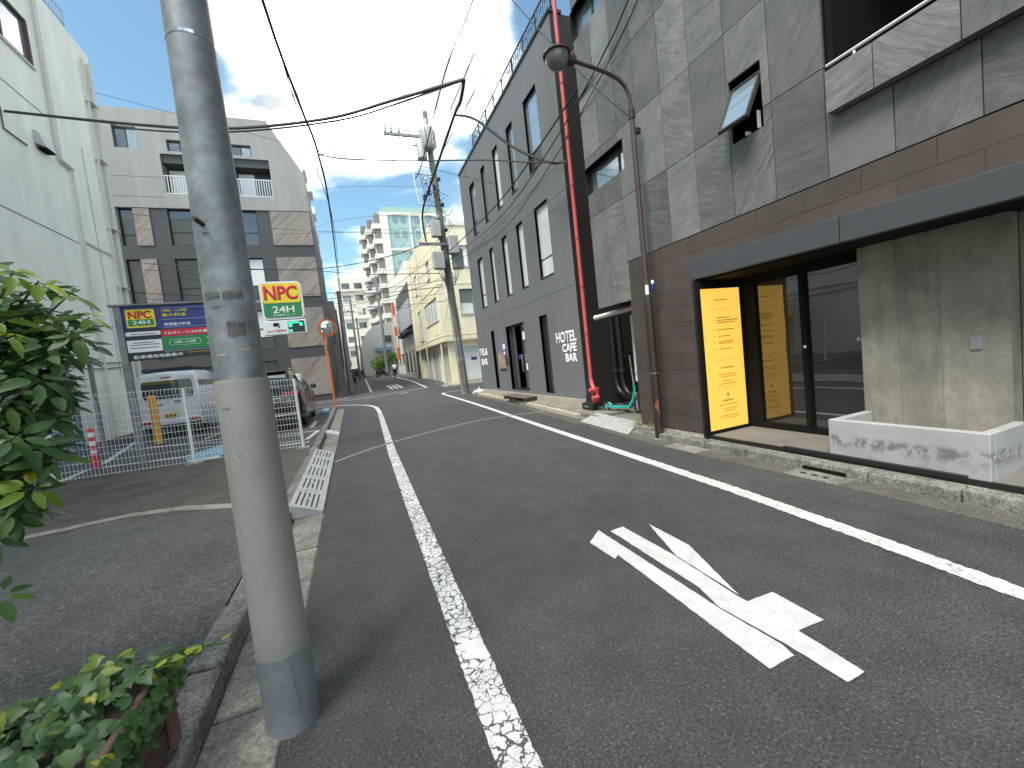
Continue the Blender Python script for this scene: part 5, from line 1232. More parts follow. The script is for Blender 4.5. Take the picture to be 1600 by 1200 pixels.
# far right tower with green glass corner and stacked balconies
tw = thing('green_tower','tall condominium tower with pale green glass front and stacked balconies','building')
B('core','condo_white',tw,(9.2,26,86,110,0,33.0))
B('glass_front','condo_green',tw,(10.6,22.4,85.6,85.98,13.5,32.2))
for x in (10.3,14.8,17.0,22.5): B('pilaster','condo_white',tw,(x,x+.35,85.3,85.99,0,32.6))
for z in (13.2,19.0,25.2,32.2): B('floor_band','condo_white',tw,(10.66,22.4,85.35,85.58,z,z+.45))
B('roof_parapet','condo_green',tw,(9.6,23,86,100,33.01,34.0))
for k in range(10):
    z = 3.2+k*2.95
    for q in range(3):
        xa, ya = 9.15-q*1.15, 86+q*3.6
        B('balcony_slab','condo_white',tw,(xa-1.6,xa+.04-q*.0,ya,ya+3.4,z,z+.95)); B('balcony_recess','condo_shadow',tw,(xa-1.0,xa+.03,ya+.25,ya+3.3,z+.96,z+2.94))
    for x in (11.6,13.2,15.9,18.4,20.2): B('window','pane_green',tw,(x,x+1.0,85.55,85.595,z+1.0,z+2.4)) if z > 13 else B('window','condo_shadow',tw,(x,x+1.0,85.9,85.995,z+1.0,z+2.4))
rebase(tw,(16,95,0))
block('cream_block','white cream flat block far behind rising over the workshop roof','apartment_cream',9.2,20,62,74,17.2,[winsy(62,(10.4,12.6,14.8),(8.2,11.2,14.0),1.4,1.4,'condo_shadow'),bx('ledge','condo_white',(9.1,20,61.8,61.99,10.4,10.7),(9.1,20,61.8,61.99,13.4,13.7))])
# far end of the street
block('apartment_block','cream apartment block closing the far end of the street','apartment_cream',-1.5,14,112,125,26,[winsy(112,(1.5,4.5,7.5,10.5),(6,9.5,13,16.5,20,23),2.0,1.6,'pane_dark'),bx('ledge','condo_white',(-1.5,14,111.6,111.99,8.6,8.9),(-1.5,14,111.6,111.99,15.4,15.7),(-1.5,14,111.6,111.99,22.3,22.6))])
gb = thing('curved_building','grey building with rounded shoulder roof at the far end of the street','building')
MB().prism([(2.0,76,.5),(2.0,76,4.5),(2.4,76,6.6),(3.4,76,8.4),(4.8,76,9.6),(7,76,10),(12,76,10),(12,76,.5)],(0,14,0)).build('wall','grey_render',gb)
for z in (3.5,6.4): o = B('window','white_frame',gb,(6.0,7.6,75.9,75.99,z,z+1.4)); B('pane','pane_dark',o,(6.08,7.52,75.88,75.895,z+.08,z+1.32))
B('awning','blue_flap',gb,(4.6,7.4,75.2,75.98,5.0,5.6)); rebase(gb,(7,80,.9))
# left side beyond the clad block
block('taupe_house','taupe rendered narrow house just past the clad block','taupe',-8,-.62,40.1,46,8.2,[bx('dark_door','dark_roof',(-.62,-.57,41,42.2,.5,5.4)),bx('pipe','black_metal',(-.62,-.5,44,44.2,.5,8)),bx('base','grey_render',(-.62,-.52,42.5,43.8,.4,2.2)),winsy(40.1,(-1.2,),(4.4,),.7,1.4,'pane_green','dark_roof')])
block('pink_house','pinkish pale house further along the left side','pink_wall',-8,-.5,46.2,56,7.2,[winsx(-.5,(48,51,54),(1.8,4.4),1.4,1.2,'pane_dark')])
block('left_flats','white flats far along the left side of the street','apartment_cream',-9,-.4,57,74,10.5,[winsx(-.4,(59,63,67,71),(2,5,8),1.8,1.4,'pane_dark'),bx('awning','pink_wall',(-.39,.1,58,62,3.4,3.7))])
block('shop_row','low pale shop row at the far left end of the street','shutter_grey',-8,.2,75,110,6.5,[winsx(.2,(78,84,90),(1.2,4),2.2,1.6,'pane_green'),bx('fascia','teal',(.21,.4,76,88,3.2,3.8))])
tl_ = thing('balcony_tower','pale high rise sliver with stacked balconies behind the clad block','building')
B('core','condo_white',tl_,(-14,-2.6,62,74,0,28.5))
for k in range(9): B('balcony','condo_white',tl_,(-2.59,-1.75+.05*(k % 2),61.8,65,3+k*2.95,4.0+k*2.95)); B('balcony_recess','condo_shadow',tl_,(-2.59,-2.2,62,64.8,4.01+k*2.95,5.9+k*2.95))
rebase(tl_,(-8,68,0))
# ================================================================== poles and wires
def bez(a, b_, sag, n=10):
    a, b_ = Vector(a), Vector(b_)
    return [tuple(a.lerp(b_,i/n)-Vector((0,0,sag*4*(i/n)*(1-i/n)))) for i in range(n+1)]
up_ = thing('utility_pole','concrete utility pole crowded with transformers, boxes and cables at the hotel corner','utility pole')
def P2(z): return (4.78-.028*z, 18.3, z)
T('pole','pole_concrete',up_,[P2(-.1),P2(4),P2(8),P2(12.5)],[.19,.17,.145,.11],18)
for z in (1.55,2.45): T('warning_band','pole_band',up_,[P2(z),P2(z+.14)],.19,18)
T('wrap','galv_base',up_,[P2(1.7),P2(2.44)],.187,18)
def p2box(name, mat, dx, dy, z0, z1, w, d): c = P2((z0+z1)/2); return MB().box(c[0]+dx-w/2,c[0]+dx+w/2,c[1]+dy-d/2,c[1]+dy+d/2,z0,z1).build(name,mat,up_,bevel=.03)
c = P2(11); 
MB().lathe([(.05,.54),(.2,.5),(.28,.40),(.28,-.40),(.23,-.46),(.05,-.48)],(c[0]-.12,c[1]-.32,11.2),18).build('transformer','transformer',up_,smooth=True)
MB().lathe([(.05,.44),(.17,.4),(.21,.32),(.21,-.36),(.05,-.4)],(c[0]-.42,c[1]-.18,10.75),18).build('transformer','transformer',up_,smooth=True)
T('bushing','insulator',up_,[(c[0]-.12,c[1]-.32,11.8),(c[0]-.12,c[1]-.32,12.05)],[.07,.04],10)
B('cross_arm','galv',up_,(c[0]-1.95,c[0]+.1,c[1]-.28,c[1]-.18,11.25,11.37))
for dx in (-1.85,-1.6,-1.3): MB().lathe([(.03,0),(.07,.05),(.04,.1),(.07,.15),(.04,.2),(.06,.26),(.02,.3)],(c[0]+dx,c[1]-.23,11.38),10).build('insulator','insulator',up_,smooth=True); T('jumper','cable_grey',up_,bez((c[0]+dx,c[1]-.23,11.6),(c[0]-.4,c[1]-.25,11.0),.5+.1*dx,6),.014,5)
for (z0, z1) in ((8.45,9.75),):
    T('bracket_frame','white_pipe',up_,smooth_path([P2(z1),(P2(z1)[0]-.75,18.1,z1+.02),(P2(z1)[0]-.92,18.1,z1-.12),(P2(z0)[0]-.86,18.1,z0+.12),(P2(z0)[0]-.7,18.1,z0),P2(z0)],3),.035,8)
T('bracket_frame','white_pipe',up_,smooth_path([P2(7.95),(P2(8)[0]-.6,18.1,7.97),(P2(8)[0]-.78,18.1,7.85),(P2(8)[0]-.80,18.1,7.0),(P2(8)[0]-.75,18.1,6.9)],3),.045,8)
for k in range(5): MB().lathe([(.04,0),(.075,.06),(.04,.12),(.075,.18),(.04,.26)],(P2(9)[0]-.62+.12*k,18.05-.1*(k % 2),8.6+.22*((k*3) % 5)),9).build('insulator','insulator' if k % 2 else 'black_metal',up_,smooth=True)
for k in range(7): T('jumper','cable',up_,bez((P2(9)[0]-.7+.13*k,18.0,9.7-.1*k),(P2(8.6)[0]-.5+.07*k,18.05,8.5+.06*k),.12+.05*(k % 3),6),.014,5)
p2box('switch_box','box_grey',-.32,-.2,7.05,7.75,.42,.3); p2box('meter_box','box_grey',-.40,-.22,5.65,6.4,.50,.32); p2box('meter_box','box_grey',.36,-.22,6.3,7.1,.44,.36); p2box('meter_box','box_grey',.55,.05,5.7,6.6,.48,.36)
B('cross_arm','galv',up_,(P2(6.8)[0]-1.15,P2(6.8)[0]+.3,18.02,18.1,6.68,6.8))
for k in range(6): s_ = -1 if k < 3 else 1; T('drop_loop','cable',up_,bez((P2(6)[0]+s_*(.3+.1*(k % 3)),18.05,5.75),(P2(5)[0]+s_*.12,18.08,5.1+.2*(k % 3)),.45,7),.016,5)
for k in range(9):
    z = 4.4+k*.42; T('strap','galv_base',up_,[P2(z),P2(z+.05)],.185-.004*k,16)
for k in range(6): z = 4.1+k*.5; T('cable_bundle','cable_grey',up_,smooth_path([(P2(z)[0]-.17+.05*(k%3),18.12,z),(P2(z+.4)[0]-.2-.03*(k%2),18.1,z+.4),(P2(z+.9)[0]-.15,18.12,z+.9)],3),.025,5)
for k in range(4): T('step_bolt','galv',up_,[P2(3+k*.45),(P2(3+k*.45)[0]+(-.32 if k % 2 else .32),18.25,3+k*.45)],.012,5)
for k in range(14):
    z = 6.9+.2*k; a = k*1.9; T('jumper','cable' if k % 3 else 'cable_grey',up_,bez((P2(z)[0]+.14*math.cos(a),18.15+.1*math.sin(a),z),(P2(z)[0]-.55*math.cos(a*.7),18.05,z+.45-.07*k),.18+.03*(k % 4),6),.012,5)
for k in range(5): z = 7.3+.55*k; p2box('fitting','box_grey' if k % 2 else 'black_metal',.16*(-1)**k,-.16,z,z+.16,.13,.14)
for k in range(6): a = k*math.pi/3; MB().box(-.012,.012,-.05,.05,-.36,.36).build('cooling_fin','transformer',up_).matrix_local = Matrix.Translation((c[0]-.12+.30*math.cos(a),c[1]-.32+.30*math.sin(a),11.2)) @ Matrix.Rotation(a+math.pi/2,4,'Z')
for k in range(4): T('down_cable','cable_grey',up_,[(P2(.3)[0]-.12+.08*k,18.11+.02*(k%2),.3+2.3*(k%2)),(P2(4)[0]-.11+.07*k,18.12,4.2),(P2(6)[0]-.1+.06*k,18.13,6.0)],.014,5)
rebase(up_,P2(0))
def pole(name, label, x, y, h, mat, r=.14, extra=()):
    t_ = thing(name,label,'utility pole'); z = gz(y)
    T('pole',mat,t_,[(x,y,z-.1),(x+.05,y,z+h)],[r,r*.7],12)
    for (zz0, w) in extra: B('cross_arm','galv',t_,(x-w,x+w*.4,y-.06,y+.06,zz0,zz0+.12)); [MB().lathe([(.03,0),(.08,.08),(.03,.2)],(x-w+.2+k*w*.5,y,zz0+.121),8).build('insulator','insulator',t_) for k in range(2)]
    rebase(t_,(x,y,z)); return t_
pole('utility_pole','grey green steel pole at the left corner beyond the crossing',-.12,32.5,7.4,'galv',.20)
pole('utility_pole','slim dark pole on the left side further down the far street',.9,48,9,'pole_concrete',.13,((8.2,.9),))
pole('utility_pole','pale steel pole with cross arms on the right before the green tree',4.35,54,12.5,'galv_base',.2,((9.5,1.4),(11.2,1.6),(12,1.2)))
pole('utility_pole','distant pole in the far middle of the street',1.9,70,9.5,'pole_concrete',.14,((8.6,1),))
WIRES = []
def wire(label, pts, r=.016, mat='cable', sag=None, n=12):
    p = bez(pts[0],pts[1],sag,n) if sag is not None else smooth_path(pts,5)
    o = T('overhead_cable',mat,None,p,r,6); tagset(o,label,'cable','overhead cables'); return o
J = (3.02,8.6,7.42)
wire('thick bundled cable crossing the street from the left wall to midair bend',[(-7.36,14.7,9.15),(-4.2,12.9,8.15),(-2.0,11.6,7.55),(.2,10.3,7.27),(1.6,9.4,7.3),J],.035)
wire('second thinner cable lashed beneath the thick crossing cable',[(-7.36,20.0,11.9),(-4.4,13.4,8.3),(-2.0,11.6,7.47),(.4,10.2,7.19),(1.7,9.35,7.22),J],.02)
wire('thick cable dropping from the midair bend towards the utility pole boxes',[J,(3.05,9.1,7.28),(3.13,10.0,7.45),(3.25,12.8,7.5),(3.25,15.6,7.2),(3.75,18.05,6.86)],.035)
wire('thick branch cable swinging from the bend to the red riser pipe',[(3.16,9.95,7.47),(3.5,9.5,7.15),(4.1,8.8,6.2),(4.55,8.05,5.55),(4.8,7.75,5.45)],.028)
wire('messenger wire running over the bend to the lamp side',[(3.02,8.6,7.45),(3.4,8.2,8.1),(3.72,8.0,8.6),(3.85,7.9,8.75)],.008)
wire('long cable over the left kerb running down the whole street',[(-.75,2.5,7.3),(-.5,6.98,7.0),(-.25,9.44,6.95),(-.06,11.3,6.97),(.05,15.2,6.75),(.0,32.5,7.1)],.026)
wire('thin companion wire twisted along the left kerb cable',[(-.78,2.5,7.22),(-.48,6.98,6.94),(-.2,11.3,6.88),(.1,15.2,6.6),(.06,24,6.2),(.02,32.5,6.9)],.010)
wire('black cable from the left cable node across to the red riser',[(-.06,11.3,6.95),(.6,10.9,6.70),(2.0,9.9,6.28),(3.4,8.9,5.92),(4.2,8.25,5.62),(4.8,7.74,5.42)],.016)
wire('upper thin wire from the left cable node to the hotel front',[(-.06,11.3,7.05),(.6,11.3,7.12),(2.4,11.6,7.0),(4.97,12.2,6.85)],.008,'cable_grey')
wire('loop of slack wire at the left cable node',[(-.06,11.3,7.0),(.12,11.2,7.18),(.28,11.1,7.12),(.12,11.15,6.92),(-.04,11.3,6.96)],.010)
wire('thick high voltage line running overhead to the pole top',[(4.6,6,11.9),(4.51,11.29,11.55),(4.3,14,11.4),(3.9,17.6,10.0),(3.62,18.05,9.5)],.022)
wire('thin high line running overhead beside the thick one',[(4.0,5.5,9.4),(3.83,8.5,9.05),(3.8,10.5,9.0),(3.72,13.3,9.05),(4.5,18.2,11.2)],.010)
wire('third high line meeting the lamp wire overhead',[(3.9,5.5,9.3),(3.88,7.9,8.82),(3.6,9.2,7.9),(3.45,10.2,7.7),(3.5,14,8.1),(4.2,18.2,9.2)],.009)
wire('lamp feed wire stretched from overhead lines to the lamp post',[(3.86,7.9,8.78),(3.95,6.8,7.2),(4.08,5.6,5.55),(4.15,4.95,4.72)],.012)
wire('lower of the two lines passing in front of the hotel windows',[(4.35,4.2,6.75),(4.5,5.2,6.45),(4.66,8.4,6.2),(4.75,12,6.1),(4.65,18.1,6.35)],.018)
wire('upper of the two lines passing in front of the hotel windows',[(4.18,4.0,6.9),(4.28,5.2,6.1),(4.45,8.4,5.6),(4.62,12,5.55),(4.62,18.1,6.0)],.012)
wire('thin third line sagging in front of the hotel windows',[(4.2,3.8,6.6),(4.26,5.2,5.85),(4.47,8.4,5.3),(4.66,12,5.2),(4.6,18.1,5.8)],.009)
wire('grey wire from the riser along the hotel wall',[(4.82,7.74,5.0),(4.9,9,5.05),(4.95,14,5.6),(4.7,18.1,6.1)],.006,'cable_grey')
wire('cable sagging from the utility pole to the clad building',[(3.7,18.05,6.75),(2.2,19.5,6.6),(-.5,22,6.75),(-4,25.4,7.6),(-9.5,27.8,8.6)],.02)
wire('dark level cable across the far street from pole to clad building',[(4.2,18.2,5.5),(1,21.5,6.3),(-2,24.5,7.3),(-9.5,27.6,8.2)],.018)
wire('low cable across the crossing below the others',[(4.3,18.2,4.9),(1.5,22,5.4),(-3,26,5.9),(-9.8,27.7,6.7)],.016)
wire('lowest thin cable across the crossing',[(4.3,18.2,4.6),(1.5,22,5.0),(-3,26,5.3),(-9.8,27.7,5.9)],.010,'cable_grey')
wire('wire from the utility pole down the far street right side',[(4.5,18.4,6.2),(4.6,30,7.4),(4.35,54,11.2)],.016)
wire('lower wire from the utility pole down the far street right side',[(4.45,18.4,4.3),(4.5,34,6.6),(4.4,54,10)],.014)
wire('thin high wire across the sky above the clad building',[(-7.3,19.5,12.6),(-3,20.5,12.2),(1,21.5,11.9),(4.2,18.3,11.6)],.009,'cable_grey')
wire('thin sky wire from the left behind the tower to the utility pole',[(4.2,18.3,9.3),(-1,26,11.8),(-3,40,13.2)],.009,'cable_grey')
wire('pale thin wire across the sky left of the utility pole',[(4.2,18.3,8.2),(-1,26,9.9),(-3,40,10.6)],.009,'cable_grey')
wire('wire from the left corner pole across the far street',[(-.1,32.5,7.0),(2.5,36,6.5),(5.9,37,6.9)],.014)
wire('upper wire from the left corner pole across the far street',[(-.1,32.5,7.3),(2.5,34,7.1),(5.9,34,7.9)],.012)
wire('slack wire between far poles over the left pavement',[(-.1,32.5,7.2),(.4,40,7.2),(.95,48,9)],.014)
wire('second slack wire between far poles over the left pavement',[(-.1,32.5,6.6),(.4,40,6.5),(.95,48,8.4)],.012)
wire('wire between the far pole and the pale steel pole',[(.95,48,8.8),(2.6,51,8.9),(4.4,54,10.5)],.014)
for k, (a, b_, lab) in enumerate((((-7.3,19.6,8.4),(4.2,18.3,7.3),'first of the thin service wires fanning left from the utility pole'),((-9.5,27.7,10.4),(4.3,18.3,7.6),'second of the thin service wires fanning left from the utility pole'),((-7.3,19.4,5.4),(4.4,18.2,5.2),'third of the thin service wires, lowest on the left wall'),((-1.1,28.2,8.6),(4.4,18.3,6.0),'short service wire from the clad block corner to the utility pole'),((-1.1,28.4,6.2),(4.5,18.3,5.4),'lower short service wire from the clad block corner'),((5.9,30,8.8),(4.55,18.4,7.6),'service wire from the utility pole to the cream wall'),((5.9,33,6.9),(4.6,18.4,5.6),'lower service wire from the utility pole to the cream wall'),((5.9,29,3.6),(4.6,18.4,4.6),'slack service wire to the cream building ground floor'),((-.1,32.5,6.9),(4.4,18.4,6.6),'diagonal wire from the utility pole to the left corner pole'),((-.1,32.5,6.4),(4.4,18.4,4.9),'second diagonal wire to the left corner pole'))):
    wire(lab,[a,b_],.008 if k % 2 else .011,'cable' if k % 3 else 'cable_grey',sag=.25+.06*k)
for k in range(3,6):
    wire(['thin high wire above the street, first from the left','thin high wire above the street, second from the left','thin high wire above the street, third from the left','thin low wire over the far street, first one','thin low wire over the far street, second one','thin low wire over the far street, third one'][k],[(3.3+.35*k,18.2,10.2-.5*k),(-.5+.5*k,34+3*k,9.2-.4*k)] if k > 2 else [(3.0+.5*k,3.0,10.4+.3*k),(4.0+.1*k,18.2,9.9+.4*k)],.008,'cable_grey',sag=.3)
# ================================================================== convex traffic mirror
cm_ = thing('traffic_mirror','round convex traffic mirror on an orange post at the left corner','mirror')
mx_, my_ = -.79, 19.3
T('post','orange_post',cm_,smooth_path([(mx_,my_,-.05),(mx_-.02,my_,1.5),(mx_-.06,my_,2.9),(mx_-.1,my_,3.15),(mx_-.1,my_,3.3)],3),.045,12)
n_ = Vector((.25,-1,-.12)).normalized(); q = n_.to_track_quat('Z','Y').to_matrix().to_4x4()
def orient(mb): 
    mb.v = [tuple((q @ Vector(v))+Vector((mx_+.12,my_-.18,3.55))) for v in mb.v]; return mb
orient(MB().lathe([(.02,.09),(.15,.075),(.27,.035),(.335,.0)],(0,0,0),28)).build('mirror_face','mirror',cm_,smooth=True)
orient(MB().lathe([(.336,-.03),(.375,-.03),(.375,.02),(.336,.02)],(0,0,0),28)).build('rim','orange_post',cm_,smooth=True)
orient(MB().lathe([(.05,-.12),(.2,-.09),(.335,-.02)],(0,0,0),28)).build('back_shell','mirror_back',cm_,smooth=True)
T('clamp','galv',cm_,[(mx_-.1,my_,3.3),(mx_+.08,my_-.08,3.5)],.035,8); B('name_plate','galv_base',cm_,(mx_-.15,mx_+.12,my_-.12,my_-.10,3.25,3.38))
rebase(cm_,(mx_,my_,0))
# ================================================================== plants
def leaf_mesh(name, mat, L=1., Wd=.36, tip=.75, curl=.12, fold=.10, n=6):
    vs = []; fs = []
    for i in range(n+1):
        t = i/n; w = Wd*math.sin(math.pi*min(1,t**tip))**.8*(1 if i not in (0,n) else 0)+(.012 if i in (0,) else 0)
        z = -curl*t*t
        vs += [(-w/2,t*L,z+fold*w),(0,t*L,z),(w/2,t*L,z+fold*w)]
    for i in range(n):
        for j in (0,1): fs.append((i*3+j,i*3+j+1,(i+1)*3+j+1,(i+1)*3+j))
    me = bpy.data.meshes.new(name); me.from_pydata(vs,[],fs); me.materials.append(MT[mat])
    me.polygons.foreach_set('use_smooth',[True]*len(me.polygons)); return me
sh1 = [leaf_mesh('leaf','leaf_dark',1,.36,.75,c,f_) for c, f_ in ((.10,.12),(.3,.2),(.02,.06),(.45,.15))]; sh1b = [leaf_mesh('leaf','leaf_bright',1,.36,.75,.2,.15)]
shb = thing('umbrella_shrub','leafy umbrella shrub with dark glossy fingered leaves at the left edge','shrub')
R9 = random.Random(23)
base = Vector((-2.3,2.6,.9)); stems = MB(); inner = MB()
targets = [(-1.06,2.0,1.94),(-1.02,2.05,1.92),(-.95,2.07,1.87),(-.93,2.13,1.79),(-1.09,2.05,1.86),(-1.05,2.12,1.81),(-.90,1.95,1.70),(-1.07,1.94,1.72),(-1.11,2.13,1.69),(-.98,2.01,1.63),(-1.17,2.11,1.6),(-.98,1.88,1.55),(-.98,1.94,1.50),(-1.05,1.85,1.48),(-1.07,1.97,1.45),(-1.02,1.98,1.41),(-1.03,1.82,1.37),(-1.02,1.86,1.33),(-1.0,1.9,1.27),(-1.24,2.12,1.24),(-1.16,2.06,1.22),(-1.04,1.86,1.19),(-1.22,2.07,1.13),(-1.10,1.88,1.12),(-1.18,2.0,1.07),(-1.16,1.86,1.05),(-1.15,1.84,.86),(-1.08,1.98,1.52),(-1.0,1.99,1.68),(-1.2,2.29,1.82),(-1.13,2.25,1.39),(-1.14,2.02,1.29),(-1.29,2.28,1.67),(-1.24,2.12,1.37),(-1.19,2.17,1.25),(-1.04,1.98,1.57),(-1.28,2.28,1.43),(-1.09,2.18,1.57),(-1.25,2.29,1.95),(-1.12,2.0,1.78),(-1.0,2.1,1.75),(-1.1,2.1,1.3)]
def frond(tg, ax, nl, L0, L1, flat_, sink):
    Q = ax.to_track_quat('Z','Y'); a0 = R9.uniform(0,6.28)
    for k in range(nl):
        a = a0+k*2*math.pi/nl+R9.uniform(-.2,.2); d = Q @ Vector((math.cos(a),math.sin(a),R9.uniform(*flat_))); d.normalize()
        zq = (ax-d*ax.dot(d)).normalized(); xq = d.cross(zq)
        M_ = Matrix((xq,d,zq)).transposed().to_4x4(); M_.translation = tg+d*.02; L = R9.uniform(L0,L1)
        sink(M_ @ Matrix.Diagonal((L*R9.uniform(.9,1.25),L,L,1)))
for ti, tg in enumerate(targets):
    tg = Vector(tg); mid = base.lerp(tg,.6)+Vector((R9.uniform(-.08,.02),R9.uniform(-.06,.1),-.06))
    stems.tube(smooth_path([base,mid,tg],4),[.008]*4+[.005]*4+[.0025],5)
    ax = ((tg-mid).normalized()*.55+Vector((R9.uniform(-.1,.4),R9.uniform(-.6,-.1),.7))).normalized()
    br = (tg.z > 1.66 and R9.random() < .6) or R9.random() < .08  # sunlit top put into the colour: upper clusters mostly take the brighter leaf
    ms = sh1b if br else sh1
    frond(tg,ax,7,.055,.095,(-.45,.15),lambda M_: setattr(link('leaf',R9.choice(ms),shb),'matrix_local',M_))
lm = sh1[0]; lv = [v.co.copy() for v in lm.vertices]; lf = [tuple(p.vertices) for p in lm.polygons]
for k in range(330):                     # shaded inner foliage
    tg = Vector(R9.choice(targets))+Vector((R9.uniform(-.28,-.03),R9.uniform(.0,.22),R9.uniform(-.12,.06)))
    if tg.z < 1.05: continue
    frond(tg,Vector((R9.uniform(-.3,.5),R9.uniform(-.6,.1),.7)).normalized(),6,.05,.09,(-.4,.2),lambda M_: inner.add([M_ @ v for v in lv],lf))
me = bpy.data.meshes.new('inner_foliage'); me.from_pydata(inner.v,[],inner.f); me.materials.append(MT['leaf_dark']); me.polygons.foreach_set('use_smooth',[True]*len(me.polygons))
link('inner_foliage',me,shb,kind='stuff')
stems.build('stems','bark',shb,smooth=True); T('trunk','bark',shb,[(-2.32,2.62,.12),base],[.035,.03],8)
rebase(shb,(-2.32,2.62,.12))
# planter box with trailing ivy
pl = thing('wooden_planter','brown plank planter box at the bottom left corner','planter')
px0,px1,py0,py1 = -1.75,-.80,.7,1.90
z = .13
for k in range(3):
    za, zb = z+k*.1+.003, z+k*.1+.097
    MB().box(px1-.03,px1,py0,py1,za,zb).build('plank','brown_plank',pl,bevel=.006); MB().box(px0,px1-.031,py1-.03,py1-.001,za,zb).build('plank','brown_plank',pl,bevel=.006); MB().box(px0,px0+.03,py0,py1-.031,za,zb).build('plank','brown_plank',pl,bevel=.006); MB().box(px0+.031,px1-.031,py0,py0+.03,za,zb).build('plank','brown_plank',pl,bevel=.006)
MB().box(px1+.001,px1+.022,py1-.05,py1+.012,z,z+.31).build('corner_batten','brown_plank',pl,bevel=.005)
B('soil','soil',pl,(px0+.031,px1-.031,py0+.031,py1-.031,z,z+.26)); rebase(pl,(-1.2,1.3,z))
iv = thing('ivy_plant','trailing green ivy spilling over the brown planter box','plant')
def ivy_mesh(name, mat, sd):
    q = random.Random(sd); half = [(0,.02),(.16,-.10),(.33,-.08),(.44,.08),(.46,.26),(.38,.44),(.26,.60),(.13,.80),(0,1.0)]
    half = [(x*q.uniform(.9,1.12),y_) for x,y_ in half]; mid = [(0,t) for t in (.02,.0,.03,.12,.26,.44,.62,.80,1.0)]
    f = lambda x,y_: .16*abs(x)-.22*y_*y_+q.uniform(-.012,.012)
    vs = [(x,y_,f(x,y_)) for x,y_ in half]+[(-x,y_,f(x,y_)) for x,y_ in half]+[(0,y_,-.22*y_*y_-.02) for _,y_ in mid]
    fs = []
    for a in range(8): fs += [(a,a+1,18+a+1,18+a),(9+a+1,9+a,18+a,18+a+1)]
    me = bpy.data.meshes.new(name); me.from_pydata(vs,[],fs); me.materials.append(MT[mat]); me.polygons.foreach_set('use_smooth',[True]*len(fs)); return me
im = [ivy_mesh('leaf','leaf_ivy',k) for k in range(4)]+[ivy_mesh('leaf','leaf_bright',k) for k in range(2)]
def leaf_matrix(pos, nrm, L, q=R9):
    nrm = Vector(nrm).normalized(); t = Vector((q.uniform(-1,1),q.uniform(-1,1),q.uniform(-.8,.1))); y_ = (t-nrm*t.dot(nrm)).normalized(); x_ = y_.cross(nrm)
    M_ = Matrix((x_,y_,nrm)).transposed().to_4x4(); M_.translation = Vector(pos)
    return M_ @ Matrix.Diagonal((L,L,L,1))
def put_leaf(pos, nrm, L, par, mesh): o = link('leaf',mesh,par); o.matrix_local = leaf_matrix(pos,nrm,L); return o
under = MB(); uv_ = [v.co.copy() for v in im[0].vertices]; uf = [tuple(p.vertices) for p in im[0].polygons]
for k in range(1150):
    u = R9.random(); v = R9.random(); x = -1.36+.58*u; y_ = 1.15+.80*v; lay = k < 285
    hump = .13*math.sin(max(0,min(1,(px1+.06-x)/.35))*math.pi/2)*(.65+.35*math.sin(9*x+5*y_))
    pos = (x,y_,z+.25+hump+(R9.uniform(.0,.06) if lay else R9.uniform(-.07,.02))); n_ = (R9.uniform(-.3,.8),R9.uniform(-1.1,.2),1)
    if x > px1-.14 and R9.random() < .6: pos = (px1+.02+R9.uniform(0,.03),y_,z+.32-R9.uniform(0,.17)**1.2); n_ = (1,R9.uniform(-.5,.4),.8)
    L = R9.uniform(.032,.062)
    if lay: put_leaf(pos,n_,L,iv,R9.choice(im[4:]) if (y_ > 1.74 and R9.random() < .4) or R9.random() < .06 else R9.choice(im[:4]))
    else:
        M_ = leaf_matrix(pos,n_,L); under.add([M_ @ w for w in uv_],uf)
me = bpy.data.meshes.new('under_leaves'); me.from_pydata(under.v,[],under.f); me.materials.append(MT['leaf_ivy']); me.polygons.foreach_set('use_smooth',[True]*len(me.polygons)); link('under_leaves',me,iv,kind='stuff')
for s_ in range(3):
    p0 = Vector((px1-.08,py1-.12+.05*s_,z+.33)); p1 = p0+Vector((.14+.06*s_,.06+.03*s_,.0-.03*s_))
    T('runner','leaf_ivy',iv,[p0,p0.lerp(p1,.5)+Vector((0,0,.03)),p1],.003,5)
    for k in range(5): put_leaf(p0.lerp(p1,.2+k*.2)+Vector((0,0,.02)),(R9.uniform(-.4,.4),R9.uniform(-.4,.2),1),.04,iv,im[4 if k > 2 else 0])
rebase(iv,(-1.2,1.4,z+.26))
# weeds at the kerb
wm_ = leaf_mesh('leaf','weed',1,.10,.7,.5,.1,4)
def weeds(label, spots, n, L0):
    w = thing('weed_tuft',label,'weed')
    for (x, y_, z) in spots:
        for k in range(n):
            a = R9.uniform(0,6.28); el = R9.uniform(.3,1.3); d = Vector((math.cos(a)*math.cos(el),math.sin(a)*math.cos(el),math.sin(el))); up3 = Vector((0,0,1)); x_ = d.cross(up3).normalized(); zq = x_.cross(d)
            M_ = Matrix((x_,d,zq)).transposed().to_4x4(); M_.translation = Vector((x+R9.uniform(-.05,.05),y_+R9.uniform(-.08,.08),z)); L = L0*R9.uniform(.5,1.2)
            o = link('leaf',wm_,w); o.matrix_local = M_ @ Matrix.Diagonal((L,L,L,1))
    rebase(w,spots[0]); return w
weeds('dry grass tuft growing at the kerb left of the lamp post',[(4.32,5.2,.12),(4.30,5.45,.11),(4.27,5.0,.11),(4.33,5.6,.11)],16,.13)
weeds('small weeds in the kerb joint right of the lamp post',[(4.30,4.6,.115),(4.31,4.4,.115),(4.29,4.2,.115)],10,.07)
